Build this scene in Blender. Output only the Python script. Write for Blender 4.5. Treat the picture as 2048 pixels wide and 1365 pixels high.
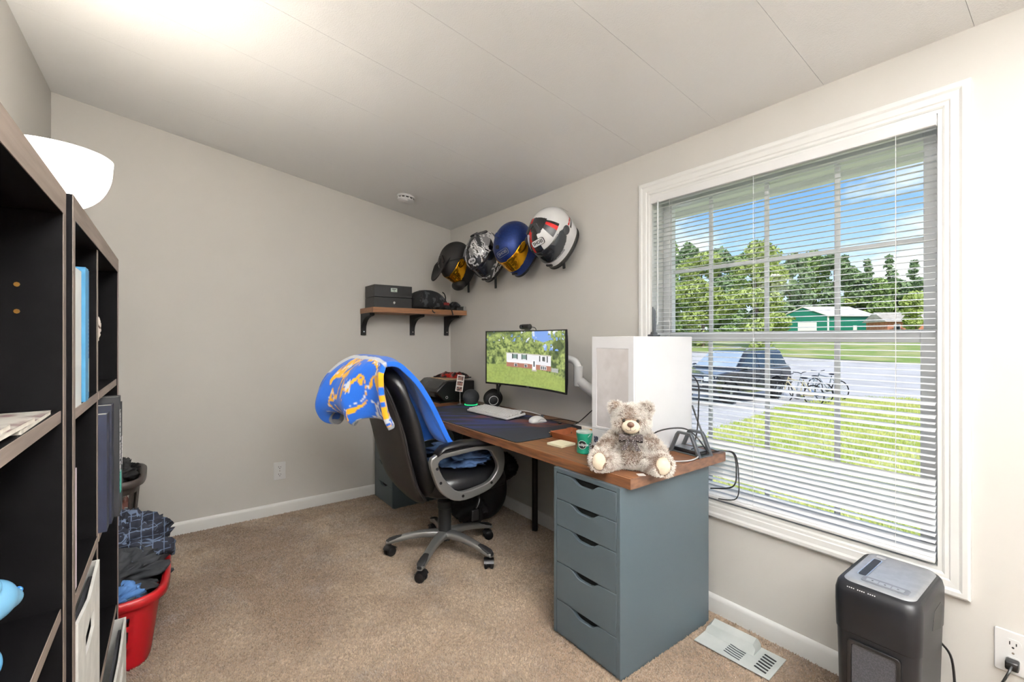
import bpy, bmesh, math, random
import numpy as np
from mathutils import Matrix, Vector, Euler
random.seed(7); rng = np.random.default_rng(7)
for o in list(bpy.data.objects): bpy.data.objects.remove(o, do_unlink=True)
scene = bpy.context.scene
COL = scene.collection
PI = math.pi
def R(d): return math.radians(d)

# ------------------------------------------------------------------ camera
CAM_H = 1.26
FPX = 912.4
cam_d = bpy.data.cameras.new('camera'); cam = bpy.data.objects.new('camera', cam_d); COL.objects.link(cam)
cam_d.sensor_width = 36.0; cam_d.lens = FPX * 36.0 / 2048.0
cam_d.shift_y = -5.5 / 2048.0
cam_d.clip_start = 0.02; cam_d.clip_end = 600
cam.location = (0, 0, CAM_H); cam.rotation_euler = (R(90), 0, R(-36.657))
scene.camera = cam

# ------------------------------------------------------------------ world / sky
world = bpy.data.worlds.new('world'); scene.world = world; world.use_nodes = True
nt = world.node_tree; nt.nodes.clear()
def N(nt, t, **kw):
    n = nt.nodes.new(t)
    for k, v in kw.items():
        if k == 'inp':
            for i, val in v.items(): n.inputs[i].default_value = val
        else: setattr(n, k, v)
    return n
tc = N(nt, 'ShaderNodeTexCoord'); sep = N(nt, 'ShaderNodeSeparateXYZ')
nt.links.new(tc.outputs['Generated'], sep.inputs[0])
rmp = N(nt, 'ShaderNodeValToRGB')
rmp.color_ramp.elements[0].position = 0.0; rmp.color_ramp.elements[0].color = (0.44, 0.48, 0.52, 1)
rmp.color_ramp.elements[1].position = 0.75; rmp.color_ramp.elements[1].color = (0.05, 0.13, 0.36, 1)
e = rmp.color_ramp.elements.new(0.18); e.color = (0.20, 0.33, 0.54, 1)
e = rmp.color_ramp.elements.new(0.28); e.color = (0.09, 0.21, 0.48, 1)
nt.links.new(sep.outputs['Z'], rmp.inputs[0])
mp = N(nt, 'ShaderNodeMapping'); mp.inputs['Scale'].default_value = (1.0, 1.0, 2.6); mp.inputs['Location'].default_value = (0.35, 0.1, 0.2)
nt.links.new(tc.outputs['Generated'], mp.inputs[0])
nz = N(nt, 'ShaderNodeTexNoise'); nz.inputs['Scale'].default_value = 3.4; nz.inputs['Detail'].default_value = 9; nz.inputs['Roughness'].default_value = 0.55
nt.links.new(mp.outputs[0], nz.inputs['Vector'])
cr = N(nt, 'ShaderNodeValToRGB'); cr.color_ramp.elements[0].position = 0.46; cr.color_ramp.elements[1].position = 0.60
nt.links.new(nz.outputs[0], cr.inputs[0])
mx = N(nt, 'ShaderNodeMix', data_type='RGBA'); mx.inputs[7].default_value = (0.52, 0.53, 0.54, 1)
nt.links.new(cr.outputs[0], mx.inputs[0]); nt.links.new(rmp.outputs[0], mx.inputs[6])
bg = N(nt, 'ShaderNodeBackground'); bg.inputs['Strength'].default_value = 2.1
nt.links.new(mx.outputs[2], bg.inputs[0])
wo = N(nt, 'ShaderNodeOutputWorld'); nt.links.new(bg.outputs[0], wo.inputs[0])

sun_d = bpy.data.lights.new('sun', 'SUN'); sun_d.energy = 3.7; sun_d.angle = R(1.0); sun_d.color = (1.0, 0.95, 0.86)
sun = bpy.data.objects.new('sun', sun_d); COL.objects.link(sun)
sun.rotation_euler = Vector((0.62, 0.42, -0.80)).to_track_quat('-Z', 'Y').to_euler(); sun.location = (-6, -4, 9)

LAMP_W = 9.0; LAMP_GLOW = 9.0; FILL_W = 375.0
scene.view_settings.view_transform = 'Standard'; scene.view_settings.look = 'None'
scene.view_settings.gamma = 1.0; scene.view_settings.use_curve_mapping = False
scene.view_settings.exposure = 0.28

# ------------------------------------------------------------------ helpers
def srgb(r, g, b):
    def f(c):
        c /= 255.0
        return c / 12.92 if c <= 0.04045 else ((c + 0.055) / 1.055) ** 2.4
    return (f(r), f(g), f(b), 1.0)
MATS = {}
def mat(name, col, rough=0.5, metal=0.0, spec=0.5, noise=None, bump=None, coat=0.0, sheen=0.0, emit=None, alpha=1.0, trans=0.0, stretch=None, sss=0.0):
    """principled material; noise=(scale, other colour, lo, hi) mixes a second colour; bump=(scale, strength, distance)"""
    if name in MATS: return MATS[name]
    m = bpy.data.materials.new(name); m.use_nodes = True; t = m.node_tree; b = t.nodes['Principled BSDF']
    c = srgb(*col) if len(col) == 3 else col
    b.inputs['Base Color'].default_value = c; b.inputs['Roughness'].default_value = rough; b.inputs['Metallic'].default_value = metal
    b.inputs['Specular IOR Level'].default_value = spec
    b.inputs['Coat Weight'].default_value = coat; b.inputs['Sheen Weight'].default_value = sheen
    b.inputs['Alpha'].default_value = alpha; b.inputs['Transmission Weight'].default_value = trans
    if emit: b.inputs['Emission Color'].default_value = srgb(*emit[0]); b.inputs['Emission Strength'].default_value = emit[1]
    vec = None
    if noise or bump:
        co = N(t, 'ShaderNodeTexCoord'); mpn = N(t, 'ShaderNodeMapping'); t.links.new(co.outputs['Object'], mpn.inputs[0])
        if stretch: mpn.inputs['Scale'].default_value = stretch
        vec = mpn.outputs[0]
    if noise:
        n = N(t, 'ShaderNodeTexNoise'); n.inputs['Scale'].default_value = noise[0]; n.inputs['Detail'].default_value = 6
        t.links.new(vec, n.inputs['Vector'])
        r = N(t, 'ShaderNodeValToRGB'); r.color_ramp.elements[0].position = noise[2]; r.color_ramp.elements[1].position = noise[3]
        t.links.new(n.outputs[0], r.inputs[0])
        x = N(t, 'ShaderNodeMix', data_type='RGBA'); x.inputs[6].default_value = c; x.inputs[7].default_value = srgb(*noise[1])
        t.links.new(r.outputs[0], x.inputs[0]); t.links.new(x.outputs[2], b.inputs['Base Color'])
    if bump:
        n = N(t, 'ShaderNodeTexNoise'); n.inputs['Scale'].default_value = bump[0]; n.inputs['Detail'].default_value = 4
        t.links.new(vec, n.inputs['Vector'])
        u = N(t, 'ShaderNodeBump'); u.inputs['Strength'].default_value = bump[1]; u.inputs['Distance'].default_value = bump[2]
        t.links.new(n.outputs[0], u.inputs['Height']); t.links.new(u.outputs[0], b.inputs['Normal'])
    MATS[name] = m
    return m
def mat_attr(name, rough=0.8, emit=0.0, sheen=0.0, bump=None):
    """colour from the mesh's own colour attribute 'Col' (flat print)"""
    if name in MATS: return MATS[name]
    m = bpy.data.materials.new(name); m.use_nodes = True; t = m.node_tree; b = t.nodes['Principled BSDF']
    a = N(t, 'ShaderNodeAttribute', attribute_name='Col')
    b.inputs['Roughness'].default_value = rough; b.inputs['Sheen Weight'].default_value = sheen
    if emit > 0:
        b.inputs['Base Color'].default_value = (0.01, 0.01, 0.01, 1)
        t.links.new(a.outputs[0], b.inputs['Emission Color']); b.inputs['Emission Strength'].default_value = emit
    else: t.links.new(a.outputs[0], b.inputs['Base Color'])
    if bump:
        n = N(t, 'ShaderNodeTexNoise'); n.inputs['Scale'].default_value = bump[0]
        co = N(t, 'ShaderNodeTexCoord'); t.links.new(co.outputs['Object'], n.inputs['Vector'])
        u = N(t, 'ShaderNodeBump'); u.inputs['Strength'].default_value = bump[1]; u.inputs['Distance'].default_value = bump[2]
        t.links.new(n.outputs[0], u.inputs['Height']); t.links.new(u.outputs[0], b.inputs['Normal'])
    MATS[name] = m
    return m
def mat_glass(name, tint=(1, 1, 1, 1), gloss=0.05, rough=0.0):
    if name in MATS: return MATS[name]
    m = bpy.data.materials.new(name); m.use_nodes = True; t = m.node_tree; t.nodes.clear()
    a = N(t, 'ShaderNodeBsdfTransparent'); a.inputs[0].default_value = tint
    g = N(t, 'ShaderNodeBsdfGlossy'); g.inputs['Roughness'].default_value = rough
    x = N(t, 'ShaderNodeMixShader'); x.inputs[0].default_value = gloss
    o = N(t, 'ShaderNodeOutputMaterial')
    t.links.new(a.outputs[0], x.inputs[1]); t.links.new(g.outputs[0], x.inputs[2]); t.links.new(x.outputs[0], o.inputs[0])
    MATS[name] = m
    return m

class MB:
    """collects shapes into one mesh"""
    def __init__(s): s.v = []; s.f = []; s.mi = []; s.cur = 0
    def add(s, vs, fs, M=None):
        o = len(s.v)
        for p in vs:
            p = Vector(p)
            s.v.append(tuple(M @ p) if M is not None else tuple(p))
        for f in fs: s.f.append([i + o for i in f]); s.mi.append(s.cur)
        return s
    def box(s, x0, x1, y0, y1, z0, z1, M=None):
        vs = [(x, y, z) for x in (x0, x1) for y in (y0, y1) for z in (z0, z1)]
        return s.add(vs, [(0, 1, 3, 2), (4, 6, 7, 5), (0, 4, 5, 1), (2, 3, 7, 6), (0, 2, 6, 4), (1, 5, 7, 3)], M)
    def cbox(s, c, d, M=None):
        return s.box(c[0]-d[0]/2, c[0]+d[0]/2, c[1]-d[1]/2, c[1]+d[1]/2, c[2]-d[2]/2, c[2]+d[2]/2, M)
    def rings(s, rings, closed=True, cap0=True, cap1=True, M=None):
        n = len(rings[0]); vs = [p for r in rings for p in r]; fs = []
        for i in range(len(rings) - 1):
            for j in range(n if closed else n - 1):
                a = i*n + j; b = i*n + (j+1) % n
                fs.append((a, b, b+n, a+n))
        if cap0: fs.append(tuple(range(n))[::-1])
        if cap1: fs.append(tuple((len(rings)-1)*n + j for j in range(n)))
        return s.add(vs, fs, M)
    def cyl(s, p0, p1, r0, r1=None, n=16, caps=True):
        return s.tube([p0, p1], [r0, r0 if r1 is None else r1], n, caps)
    def tube(s, pts, r, n=8, caps=True, closed=False, flat=1.0):
        pts = [Vector(p) for p in pts]; k = len(pts)
        rs = r if isinstance(r, (list, tuple)) else [r]*k
        T = []
        for i in range(k):
            a = pts[(i-1) % k] if (closed or i > 0) else pts[i]; b = pts[(i+1) % k] if (closed or i < k-1) else pts[i]
            d = (b - a); T.append(d.normalized() if d.length > 1e-9 else Vector((0, 0, 1)))
        up = Vector((0, 0, 1)) if abs(T[0].z) < 0.9 else Vector((1, 0, 0))
        nrm = (up - T[0]*up.dot(T[0])).normalized(); rings = []
        for i in range(k):
            nrm = (nrm - T[i]*nrm.dot(T[i]))
            nrm = nrm.normalized() if nrm.length > 1e-6 else T[i].orthogonal().normalized()
            bn = T[i].cross(nrm)
            rings.append([pts[i] + nrm*(rs[i]*flat*math.cos(2*PI*j/n)) + bn*(rs[i]*math.sin(2*PI*j/n)) for j in range(n)])
        if closed: rings.append(rings[0])
        return s.rings(rings, True, caps and not closed, caps and not closed)
    def lathe(s, prof, n=32, M=None, cap0=True, cap1=True):
        rings = [[(r*math.cos(2*PI*j/n), r*math.sin(2*PI*j/n), z) for j in range(n)] for r, z in prof]
        return s.rings(rings, True, cap0, cap1, M)
    def prism(s, poly, h0, h1, M=None):
        n = len(poly)
        vs = [(x, y, h0) for x, y in poly] + [(x, y, h1) for x, y in poly]
        fs = [tuple(range(n))[::-1], tuple(range(n, 2*n))] + [(i, (i+1) % n, (i+1) % n + n, i+n) for i in range(n)]
        return s.add(vs, fs, M)
    def ring_prism(s, outer, inner, h0, h1, M=None):
        """two closed outlines with the same count, a frame between them"""
        n = len(outer)
        vs = [(x, y, h0) for x, y in outer] + [(x, y, h0) for x, y in inner] + [(x, y, h1) for x, y in outer] + [(x, y, h1) for x, y in inner]
        fs = []
        for i in range(n):
            j = (i+1) % n
            fs += [(i, j, j+n, i+n)[::-1], (i+2*n, j+2*n, j+3*n, i+3*n), (i, j, j+2*n, i+2*n), (i+n, i+3*n, j+3*n, j+n)]
        return s.add(vs, fs, M)
    def sph(s, c, r, nu=20, nv=12, M=None):
        rx, ry, rz = (r, r, r) if not isinstance(r, (tuple, list)) else r
        rings = []
        for i in range(nv+1):
            e = -PI/2 + PI*i/nv; e = max(min(e, PI/2-0.02), -PI/2+0.02)
            rings.append([(c[0]+rx*math.cos(e)*math.cos(2*PI*j/nu), c[1]+ry*math.cos(e)*math.sin(2*PI*j/nu), c[2]+rz*math.sin(e)) for j in range(nu)])
        return s.rings(rings, True, True, True, M)
    def grid(s, fn, nu, nv, M=None, cu=False):
        vs = [fn(i/nu, j/nv) for j in range(nv+1) for i in range(nu if cu else nu+1)]
        w = nu if cu else nu+1; fs = []
        for j in range(nv):
            for i in range(nu):
                a = j*w + i; b = j*w + (i+1) % w
                fs.append((a, b, b+w, a+w))
        return s.add(vs, fs, M)
    def build(s, name, m, parent=None, smooth=False, bevel=0.0, seg=2, loc=None, rot=None, angle=38):
        me = bpy.data.meshes.new(name); me.from_pydata(s.v, [], s.f)
        ms = m if isinstance(m, (list, tuple)) else [m]
        for q in ms: me.materials.append(q)
        if len(ms) > 1: me.polygons.foreach_set('material_index', s.mi)
        me.validate(); me.update()
        if smooth or bevel:
            me.polygons.foreach_set('use_smooth', [True]*len(me.polygons))
            if not (smooth == 'all'): me.set_sharp_from_angle(angle=R(angle))
        o = bpy.data.objects.new(name, me); COL.objects.link(o)
        if parent is not None: o.parent = parent
        if loc is not None: o.location = loc
        if rot is not None: o.rotation_euler = rot
        if bevel:
            b = o.modifiers.new('bevel', 'BEVEL'); b.width = bevel; b.segments = seg; b.limit_method = 'ANGLE'; b.angle_limit = R(35); b.harden_normals = False
        return o
def fix_normals(o):
    bm = bmesh.new(); bm.from_mesh(o.data); bmesh.ops.recalc_face_normals(bm, faces=bm.faces); bm.to_mesh(o.data); bm.free()
    return o
def tag(o, label, cat, group=None, kind=None):
    o['label'] = label; o['category'] = cat
    if group: o['group'] = group
    if kind: o['kind'] = kind
    return o
def thing(name, label, cat, loc=(0, 0, 0), rz=0.0, group=None):
    o = bpy.data.objects.new(name, None); o.empty_display_size = 0.05; COL.objects.link(o)
    o.location = loc; o.rotation_euler = (0, 0, rz)
    return tag(o, label, cat, group)
def struct(o, label=None):
    o['kind'] = 'structure'
    if label: o['label'] = label
    return o
def colours(o, cols):
    """per-vertex colours, list or array of linear rgb"""
    a = o.data.color_attributes.new('Col', 'FLOAT_COLOR', 'POINT')
    c = np.ones((len(o.data.vertices), 4), dtype=np.float32); c[:, :3] = np.asarray(cols, dtype=np.float32)[:, :3]
    a.data.foreach_set('color', c.ravel())
    return o
def text(name, body, size, m, parent, M, extrude=0.0004, align='CENTER', bold=0.0, sx=1.0):
    cu = bpy.data.curves.new(name, 'FONT'); cu.body = body; cu.size = size; cu.extrude = extrude; cu.align_x = align; cu.align_y = 'CENTER'; cu.offset = bold
    cu.resolution_u = 2
    ob = bpy.data.objects.new(name, cu); COL.objects.link(ob)
    dg = bpy.context.evaluated_depsgraph_get(); dg.update()
    me = bpy.data.meshes.new_from_object(ob.evaluated_get(dg)); bpy.data.objects.remove(ob, do_unlink=True)
    for v in me.vertices: v.co.x *= sx
    me.transform(M); me.materials.clear(); me.materials.append(m)
    o = bpy.data.objects.new(name, me); COL.objects.link(o); o.parent = parent
    return o
def frame(origin, right, up):
    """matrix that lays text (x right, y up) at origin"""
    r = Vector(right).normalized(); u = Vector(up); u = (u - r*u.dot(r)).normalized(); n = r.cross(u)
    M = Matrix(((r.x, u.x, n.x, origin[0]), (r.y, u.y, n.y, origin[1]), (r.z, u.z, n.z, origin[2]), (0, 0, 0, 1)))
    return M
def copy_tree(o, parent=None):
    c = o.copy(); COL.objects.link(c); c.parent = parent
    for ch in [q for q in bpy.data.objects if q.parent == o]: copy_tree(ch, c)
    return c
def circ(cx, cy, rx, ry, n=24, a0=0.0):
    return [(cx + rx*math.cos(a0+2*PI*i/n), cy + ry*math.sin(a0+2*PI*i/n)) for i in range(n)]
def rrect(w, h, r, n=5):
    pts = []
    for cx, cy, a in ((w/2-r, h/2-r, 0), (-w/2+r, h/2-r, 90), (-w/2+r, -h/2+r, 180), (w/2-r, -h/2+r, 270)):
        for i in range(n+1): t = R(a + 90*i/n); pts.append((cx+r*math.cos(t), cy+r*math.sin(t)))
    return pts
def smooth_path(pts, k=6, closed=False):
    """Catmull-Rom through the points"""
    P = [Vector(p) for p in pts]; n = len(P); out = []
    rngs = range(n if closed else n-1)
    for i in rngs:
        p0 = P[(i-1) % n] if (closed or i > 0) else P[i]; p1 = P[i]; p2 = P[(i+1) % n]; p3 = P[(i+2) % n] if (closed or i+2 < n) else P[(i+1) % n]
        for j in range(k):
            t = j/k
            out.append(0.5*((2*p1) + (p2-p0)*t + (2*p0-5*p1+4*p2-p3)*t*t + (3*p1-p0-3*p2+p3)*t**3))
    if not closed: out.append(P[-1])
    return out
def vnoise(x, y, seed=0):
    """value noise on arrays, 0..1"""
    x = np.asarray(x, float); y = np.asarray(y, float)
    xi = np.floor(x).astype(np.int64); yi = np.floor(y).astype(np.int64); xf = x-xi; yf = y-yi
    def h(a, b):
        n = (a*374761393 + b*668265263 + seed*982451653) & 0x7fffffff
        n = ((n ^ (n >> 13))*1274126177) & 0x7fffffff
        return ((n ^ (n >> 16)) & 0xffff)/65535.0
    u = xf*xf*(3-2*xf); w = yf*yf*(3-2*yf)
    return (h(xi, yi)*(1-u)+h(xi+1, yi)*u)*(1-w) + (h(xi, yi+1)*(1-u)+h(xi+1, yi+1)*u)*w
def fbm(x, y, seed=0, o=4):
    s = 0; a = 0.5; t = 0
    for i in range(o): s = s + a*vnoise(np.asarray(x)*2**i, np.asarray(y)*2**i, seed+i); t += a; a *= 0.5
    return s/t
# ------------------------------------------------------------------ room shell
XL, XR, YB, YF = -0.55, 2.005, 3.62, -1.70
CZ, CS = 2.232, 0.165                      # ceiling height at the window wall and its rise towards the left wall
def ceil_z(x): return CZ + CS*(XR - x)
wall_m = mat('wall_paint', (210, 207, 202), 0.62, noise=(1.7, (206, 203, 198), 0.35, 0.7), bump=(160, 0.06, 0.002))
ceil_m = mat('ceiling_paint', (240, 240, 239), 0.85, bump=(210, 0.35, 0.004))
trim_m = mat('white_trim', (232, 232, 230), 0.32, bump=(30, 0.02, 0.001))
vinyl_m = mat('white_vinyl', (222, 224, 226), 0.3, bump=(40, 0.02, 0.001))
blk = mat('black_plastic', (12, 12, 14), 0.42, bump=(400, 0.08, 0.0005))
blk_rough = mat('black_matte', (14, 14, 16), 0.7, bump=(500, 0.1, 0.0006))
wht = mat('white_plastic', (226, 226, 226), 0.35, bump=(300, 0.03, 0.0003))
gry = mat('dark_grey_plastic', (62, 65, 68), 0.4, bump=(300, 0.05, 0.0003))
chrome = mat('chrome', (210, 210, 210), 0.15, 1.0, bump=(60, 0.02, 0.0003))

# carpet with a pile of real tufts
carpet_m = mat('carpet', (150, 133, 115), 0.95, noise=(5.0, (122, 104, 88), 0.42, 0.66), bump=(220, 0.5, 0.006), sheen=0.2)
floor = struct(MB().box(XL-0.1, XR+0.1, YF-0.1, YB+0.1, -0.12, 0).build('floor', carpet_m), 'beige brown carpet floor')
def carpet_pile():
    s = 0.0068
    gx = np.arange(-0.28, XR-0.016, s); gy = np.arange(0.55, YB-0.016, s)
    X, Y = np.meshgrid(gx, gy); X = X.ravel(); Y = Y.ravel()
    keep = (X*0.597 + Y*0.802 > 1.45)
    X = X[keep]; Y = Y[keep]; n = len(X)
    X = X + rng.uniform(-s*.45, s*.45, n); Y = Y + rng.uniform(-s*.45, s*.45, n)
    a0 = rng.uniform(0, 2*PI, n); r = rng.uniform(.0036, .0058, n); h = rng.uniform(.004, .010, n)
    lean = 0.006*(fbm(X*9, Y*9, 3)-0.5)*3
    la = 2*PI*fbm(X*3, Y*3, 11)
    V = np.zeros((n, 4, 3), np.float32)
    for k in range(3):
        V[:, k, 0] = X + r*np.cos(a0+2.094*k); V[:, k, 1] = Y + r*np.sin(a0+2.094*k); V[:, k, 2] = 0.0004
    V[:, 3, 0] = X + lean*np.cos(la) + rng.uniform(-.003, .003, n); V[:, 3, 1] = Y + lean*np.sin(la) + rng.uniform(-.003, .003, n); V[:, 3, 2] = h
    F = np.array([[0, 1, 3], [1, 2, 3], [2, 0, 3]])[None] + (np.arange(n)*4)[:, None, None]
    me = bpy.data.meshes.new('carpet_pile'); me.vertices.add(n*4); me.vertices.foreach_set('co', V.ravel())
    F = F.reshape(-1).astype(np.int32); me.loops.add(len(F)); me.loops.foreach_set('vertex_index', F)
    me.polygons.add(n*3); me.polygons.foreach_set('loop_start', np.arange(0, n*9, 3, dtype=np.int32)); me.polygons.foreach_set('loop_total', np.full(n*3, 3, np.int32))
    me.update(); me.validate()
    base = np.array(srgb(168, 148, 127)[:3]); dark = np.array(srgb(126, 105, 86)[:3])
    big = np.clip((fbm(X*2.2+5, Y*2.2, 21, 5)-0.40)/0.24, 0, 1)
    tw = rng.uniform(0, 1, n)
    c = base[None]*(1-0.8*(1-big[:, None])) + dark[None]*(0.8*(1-big[:, None]))
    c = c*(0.70+0.44*tw[:, None])*(0.70+0.60*fbm(X*85, Y*85, 33, 2)[:, None])
    o = bpy.data.objects.new('carpet_pile', me); COL.objects.link(o); o.parent = floor; o['kind'] = 'stuff'
    colours(o, np.repeat(c, 4, axis=0)); me.materials.append(mat_attr('carpet_tuft', 0.95, sheen=0.25))
carpet_pile()

T = 0.12
wl = MB().box(XL-T, XL, YF-T, YB+T, 0, ceil_z(XL)+0.1).build('wall_left', wall_m); struct(wl, 'warm grey painted side wall')
wb = MB().prism([(XL, 0), (XR, 0), (XR, CZ+0.0), (XL, ceil_z(XL))], -YB-T, -YB, Matrix.Rotation(R(90), 4, 'X')).build('wall_back', wall_m); struct(wb, 'warm grey painted back wall')
wf = MB().prism([(XL, 0), (XR, 0), (XR, CZ), (XL, ceil_z(XL))], -YF, -YF+T, Matrix.Rotation(R(90), 4, 'X')).build('wall_front', wall_m); struct(wf, 'painted wall behind the camera')
HY0, HY1, HZ0, HZ1 = 0.352, 1.478, 0.505, 2.005        # window opening
m = MB(); WT = 0.14
m.box(XR, XR+WT, YF-T, HY0, 0, CZ+0.1); m.box(XR, XR+WT, HY1, YB+T, 0, CZ+0.1)
m.box(XR, XR+WT, HY0, HY1, 0, HZ0); m.box(XR, XR+WT, HY0, HY1, HZ1, CZ+0.1)
wr = struct(m.build('wall_right', wall_m), 'pale grey painted window wall')

# ceiling: sixteen-inch panels on a backing, rising towards the left
slope = math.atan(CS)
cb = MB(); L = (XR - XL + 0.5)
cb.add([(XL-0.3, YF-0.3, ceil_z(XL-0.3)+.012), (XR+0.75, YF-0.3, ceil_z(XR+0.75)+.012), (XR+0.75, YB+0.3, ceil_z(XR+0.75)+.012), (XL-0.3, YB+0.3, ceil_z(XL-0.3)+.012),
        (XL-0.3, YF-0.3, ceil_z(XL-0.3)+.15), (XR+0.75, YF-0.3, ceil_z(XR+0.75)+.15), (XR+0.75, YB+0.3, ceil_z(XR+0.75)+.15), (XL-0.3, YB+0.3, ceil_z(XL-0.3)+.15)],
       [(0, 1, 2, 3)[::-1], (4, 5, 6, 7), (0, 1, 5, 4), (1, 2, 6, 5), (2, 3, 7, 6), (3, 0, 4, 7)])
ceiling = struct(cb.build('ceiling', mat('ceiling_backing', (150, 148, 145), 0.9, bump=(80, 0.1, 0.001))), 'sloping off-white panelled ceiling')
y = 0.28 - 0.41*6
edges = []
while y < YB: edges.append(y); y += 0.41
edges = [YF] + [q for q in edges if q > YF+0.05] + [YB]
for a, b in zip(edges[:-1], edges[1:]):
    q = MB(); g = 0.0005
    x0, x1 = XL, XR
    vs = []
    for (xx, yy) in ((x0, a+g), (x1, a+g), (x1, b-g), (x0, b-g)): vs += [(xx, yy, ceil_z(xx)), (xx, yy, ceil_z(xx)+.0115)]
    q.add(vs, [(0, 2, 4, 6), (7, 5, 3, 1), (0, 1, 3, 2), (2, 3, 5, 4), (4, 5, 7, 6), (6, 7, 1, 0)])
    fix_normals(q.build('ceiling_panel', ceil_m, ceiling))

# baseboards
def baseboard(name, length, M, label):
    prof = [(0, 0), (0.014, 0), (0.014, 0.062), (0.011, 0.074), (0.006, 0.080), (0, 0.082)]
    o = MB().prism(prof, 0, length, M).build(name, trim_m, smooth=True); fix_normals(o); return struct(o, label)
# profile x = out of wall, y = up, extrude along wall
def basis(o, ex, ey, ez): return Matrix(((ex[0], ey[0], ez[0], o[0]), (ex[1], ey[1], ez[1], o[1]), (ex[2], ey[2], ez[2], o[2]), (0, 0, 0, 1)))
baseboard('baseboard_back', XR-XL, basis((XL, YB, 0), (0, -1, 0), (0, 0, 1), (1, 0, 0)), 'white baseboard along the back wall')
baseboard('baseboard_right', YB-YF, basis((XR, YF, 0), (-1, 0, 0), (0, 0, 1), (0, 1, 0)), 'white baseboard along the window wall')
baseboard('baseboard_left', YB-YF, basis((XL, YF, 0), (1, 0, 0), (0, 0, 1), (0, 1, 0)), 'white baseboard along the left wall')

# ------------------------------------------------------------------ window
win = bpy.data.objects.new('window_1', None); COL.objects.link(win); win.location = (XR, (HY0+HY1)/2, HZ0); struct(win, 'white vinyl single-hung window with grilles')
def wbuild(mb, name, m, parent=win, **k):
    o = mb.build(name, m, None, **k); o.parent = parent
    W = Matrix.Translation(-Vector(win.location)); o.data.transform(W); return o
# casing, mitred profile on four sides
cw = 0.066
def casing(a, b, inw, outv):
    # a,b = inner corners (y,z); inw = direction pointing outwards of the opening
    a = Vector(a); b = Vector(b); d = (b-a).normalized(); n = Vector(inw)
    prof = [(0.0, 0.010), (0.006, 0.013), (0.016, 0.013), (0.020, 0.016), (0.040, 0.017), (0.048, 0.021), (0.060, 0.021), (0.066, 0.017), (0.066, 0.0), (0.0, 0.0)]
    r0 = [(XR - h, (a+n*w-d*w).x, (a+n*w-d*w).y) for w, h in prof]
    r1 = [(XR - h, (b+n*w+d*w).x, (b+n*w+d*w).y) for w, h in prof]
    return fix_normals(wbuild(MB().rings([r0, r1]), 'casing', trim_m, smooth=True, angle=12))
casing((HY0, HZ0), (HY1, HZ0), (0, -1), 0); casing((HY1, HZ1), (HY0, HZ1), (0, 1), 0)
casing((HY0, HZ1), (HY0, HZ0), (-1, 0), 0); casing((HY1, HZ0), (HY1, HZ1), (1, 0), 0)
# jamb liner
m = MB(); j = 0.012
m.box(XR-0.008, XR+WT, HY0-0.001, HY0+j, HZ0, HZ1); m.box(XR-0.008, XR+WT, HY1-j, HY1+.001, HZ0, HZ1)
m.box(XR-0.008, XR+WT, HY0+j, HY1-j, HZ1-j, HZ1); m.box(XR-0.008, XR+WT, HY0+j, HY1-j, HZ0, HZ0+j)
wbuild(m, 'jamb', trim_m)
def sash(x0, x1, y0, y1, z0, z1, st, rt, rb, cols, rows, name):
    m = MB()
    m.box(x0, x1, y0, y0+st, z0, z1); m.box(x0, x1, y1-st, y1, z0, z1)
    m.box(x0, x1, y0+st, y1-st, z0, z0+rb); m.box(x0, x1, y0+st, y1-st, z1-rt, z1)
    s = wbuild(m, name, vinyl_m, bevel=0.003)
    gx = (x0+x1)/2; ya, yb, za, zb = y0+st, y1-st, z0+rb, z1-rt
    for yy in cols:
        wbuild(MB().box(gx-0.005, gx+0.005, yy-0.010, yy+0.010, za, zb), 'grille_bar', vinyl_m, s, bevel=0.003)
    for zz in rows:
        wbuild(MB().box(gx-0.0045, gx+0.0045, ya, yb, zz-0.010, zz+0.010), 'grille_bar', vinyl_m, s, bevel=0.003)
    wbuild(MB().box(gx+0.007, gx+0.010, ya-.004, yb+.004, za-.004, zb+.004), 'pane', mat_glass('window_glass', (0.97, 0.985, 0.98, 1), 0.012), s)
    return s
sash(XR+0.085, XR+0.12, HY0+0.014, HY1-0.014, 1.255, HZ1-0.014, 0.052, 0.045, 0.036, (0.678, 0.945, 1.205), (1.605,), 'upper_sash')
sash(XR+0.045, XR+0.082, HY0+0.014, HY1-0.014, HZ0+0.014, 1.29, 0.052, 0.045, 0.05, (0.666, 0.925, 1.185), (), 'lower_sash')

# ------------------------------------------------------------------ blind
slat_m = mat('blind_slat', (236, 238, 240), 0.35, noise=(3.0, (230, 232, 236), 0.4, 0.7))
blind = thing('window_blind', 'white horizontal slat blind lowered over the window', 'blind', (XR-0.004, 0.915, HZ0+0.02))
BX, BY = XR-0.004, 0.915
BL = HY1-HY0-0.034
bo = blind.location.copy()
def bb(mb, name, m, **k):
    o = mb.build(name, m, blind, **k); o.data.transform(Matrix.Translation(-bo)); return o
bb(MB().box(BX-0.018, BX+0.018, BY-BL/2-.004, BY+BL/2+.004, HZ1-0.052, HZ1-0.0135), 'headrail', wht, bevel=0.003)
bb(MB().prism([(-0.016, 0), (0.016, 0), (0.017, 0.010), (0.010, 0.016), (-0.010, 0.016), (-0.017, 0.010)], 0, BL, basis((BX, BY-BL/2, HZ0+0.022), (1, 0, 0), (0, 0, 1), (0, 1, 0))), 'bottom_rail', wht, bevel=0.002)
sm = MB()
def slat_fn(u, v):
    w = (u-0.5)*0.0254
    return (w, (v-0.5)*BL, 0.0022*(1-(2*(u-0.5))**2))
sm.grid(slat_fn, 6, 1)
sm.grid(lambda u, v: (slat_fn(1-u, v)[0], slat_fn(1-u, v)[1], slat_fn(1-u, v)[2]-0.0006), 6, 1)
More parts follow.
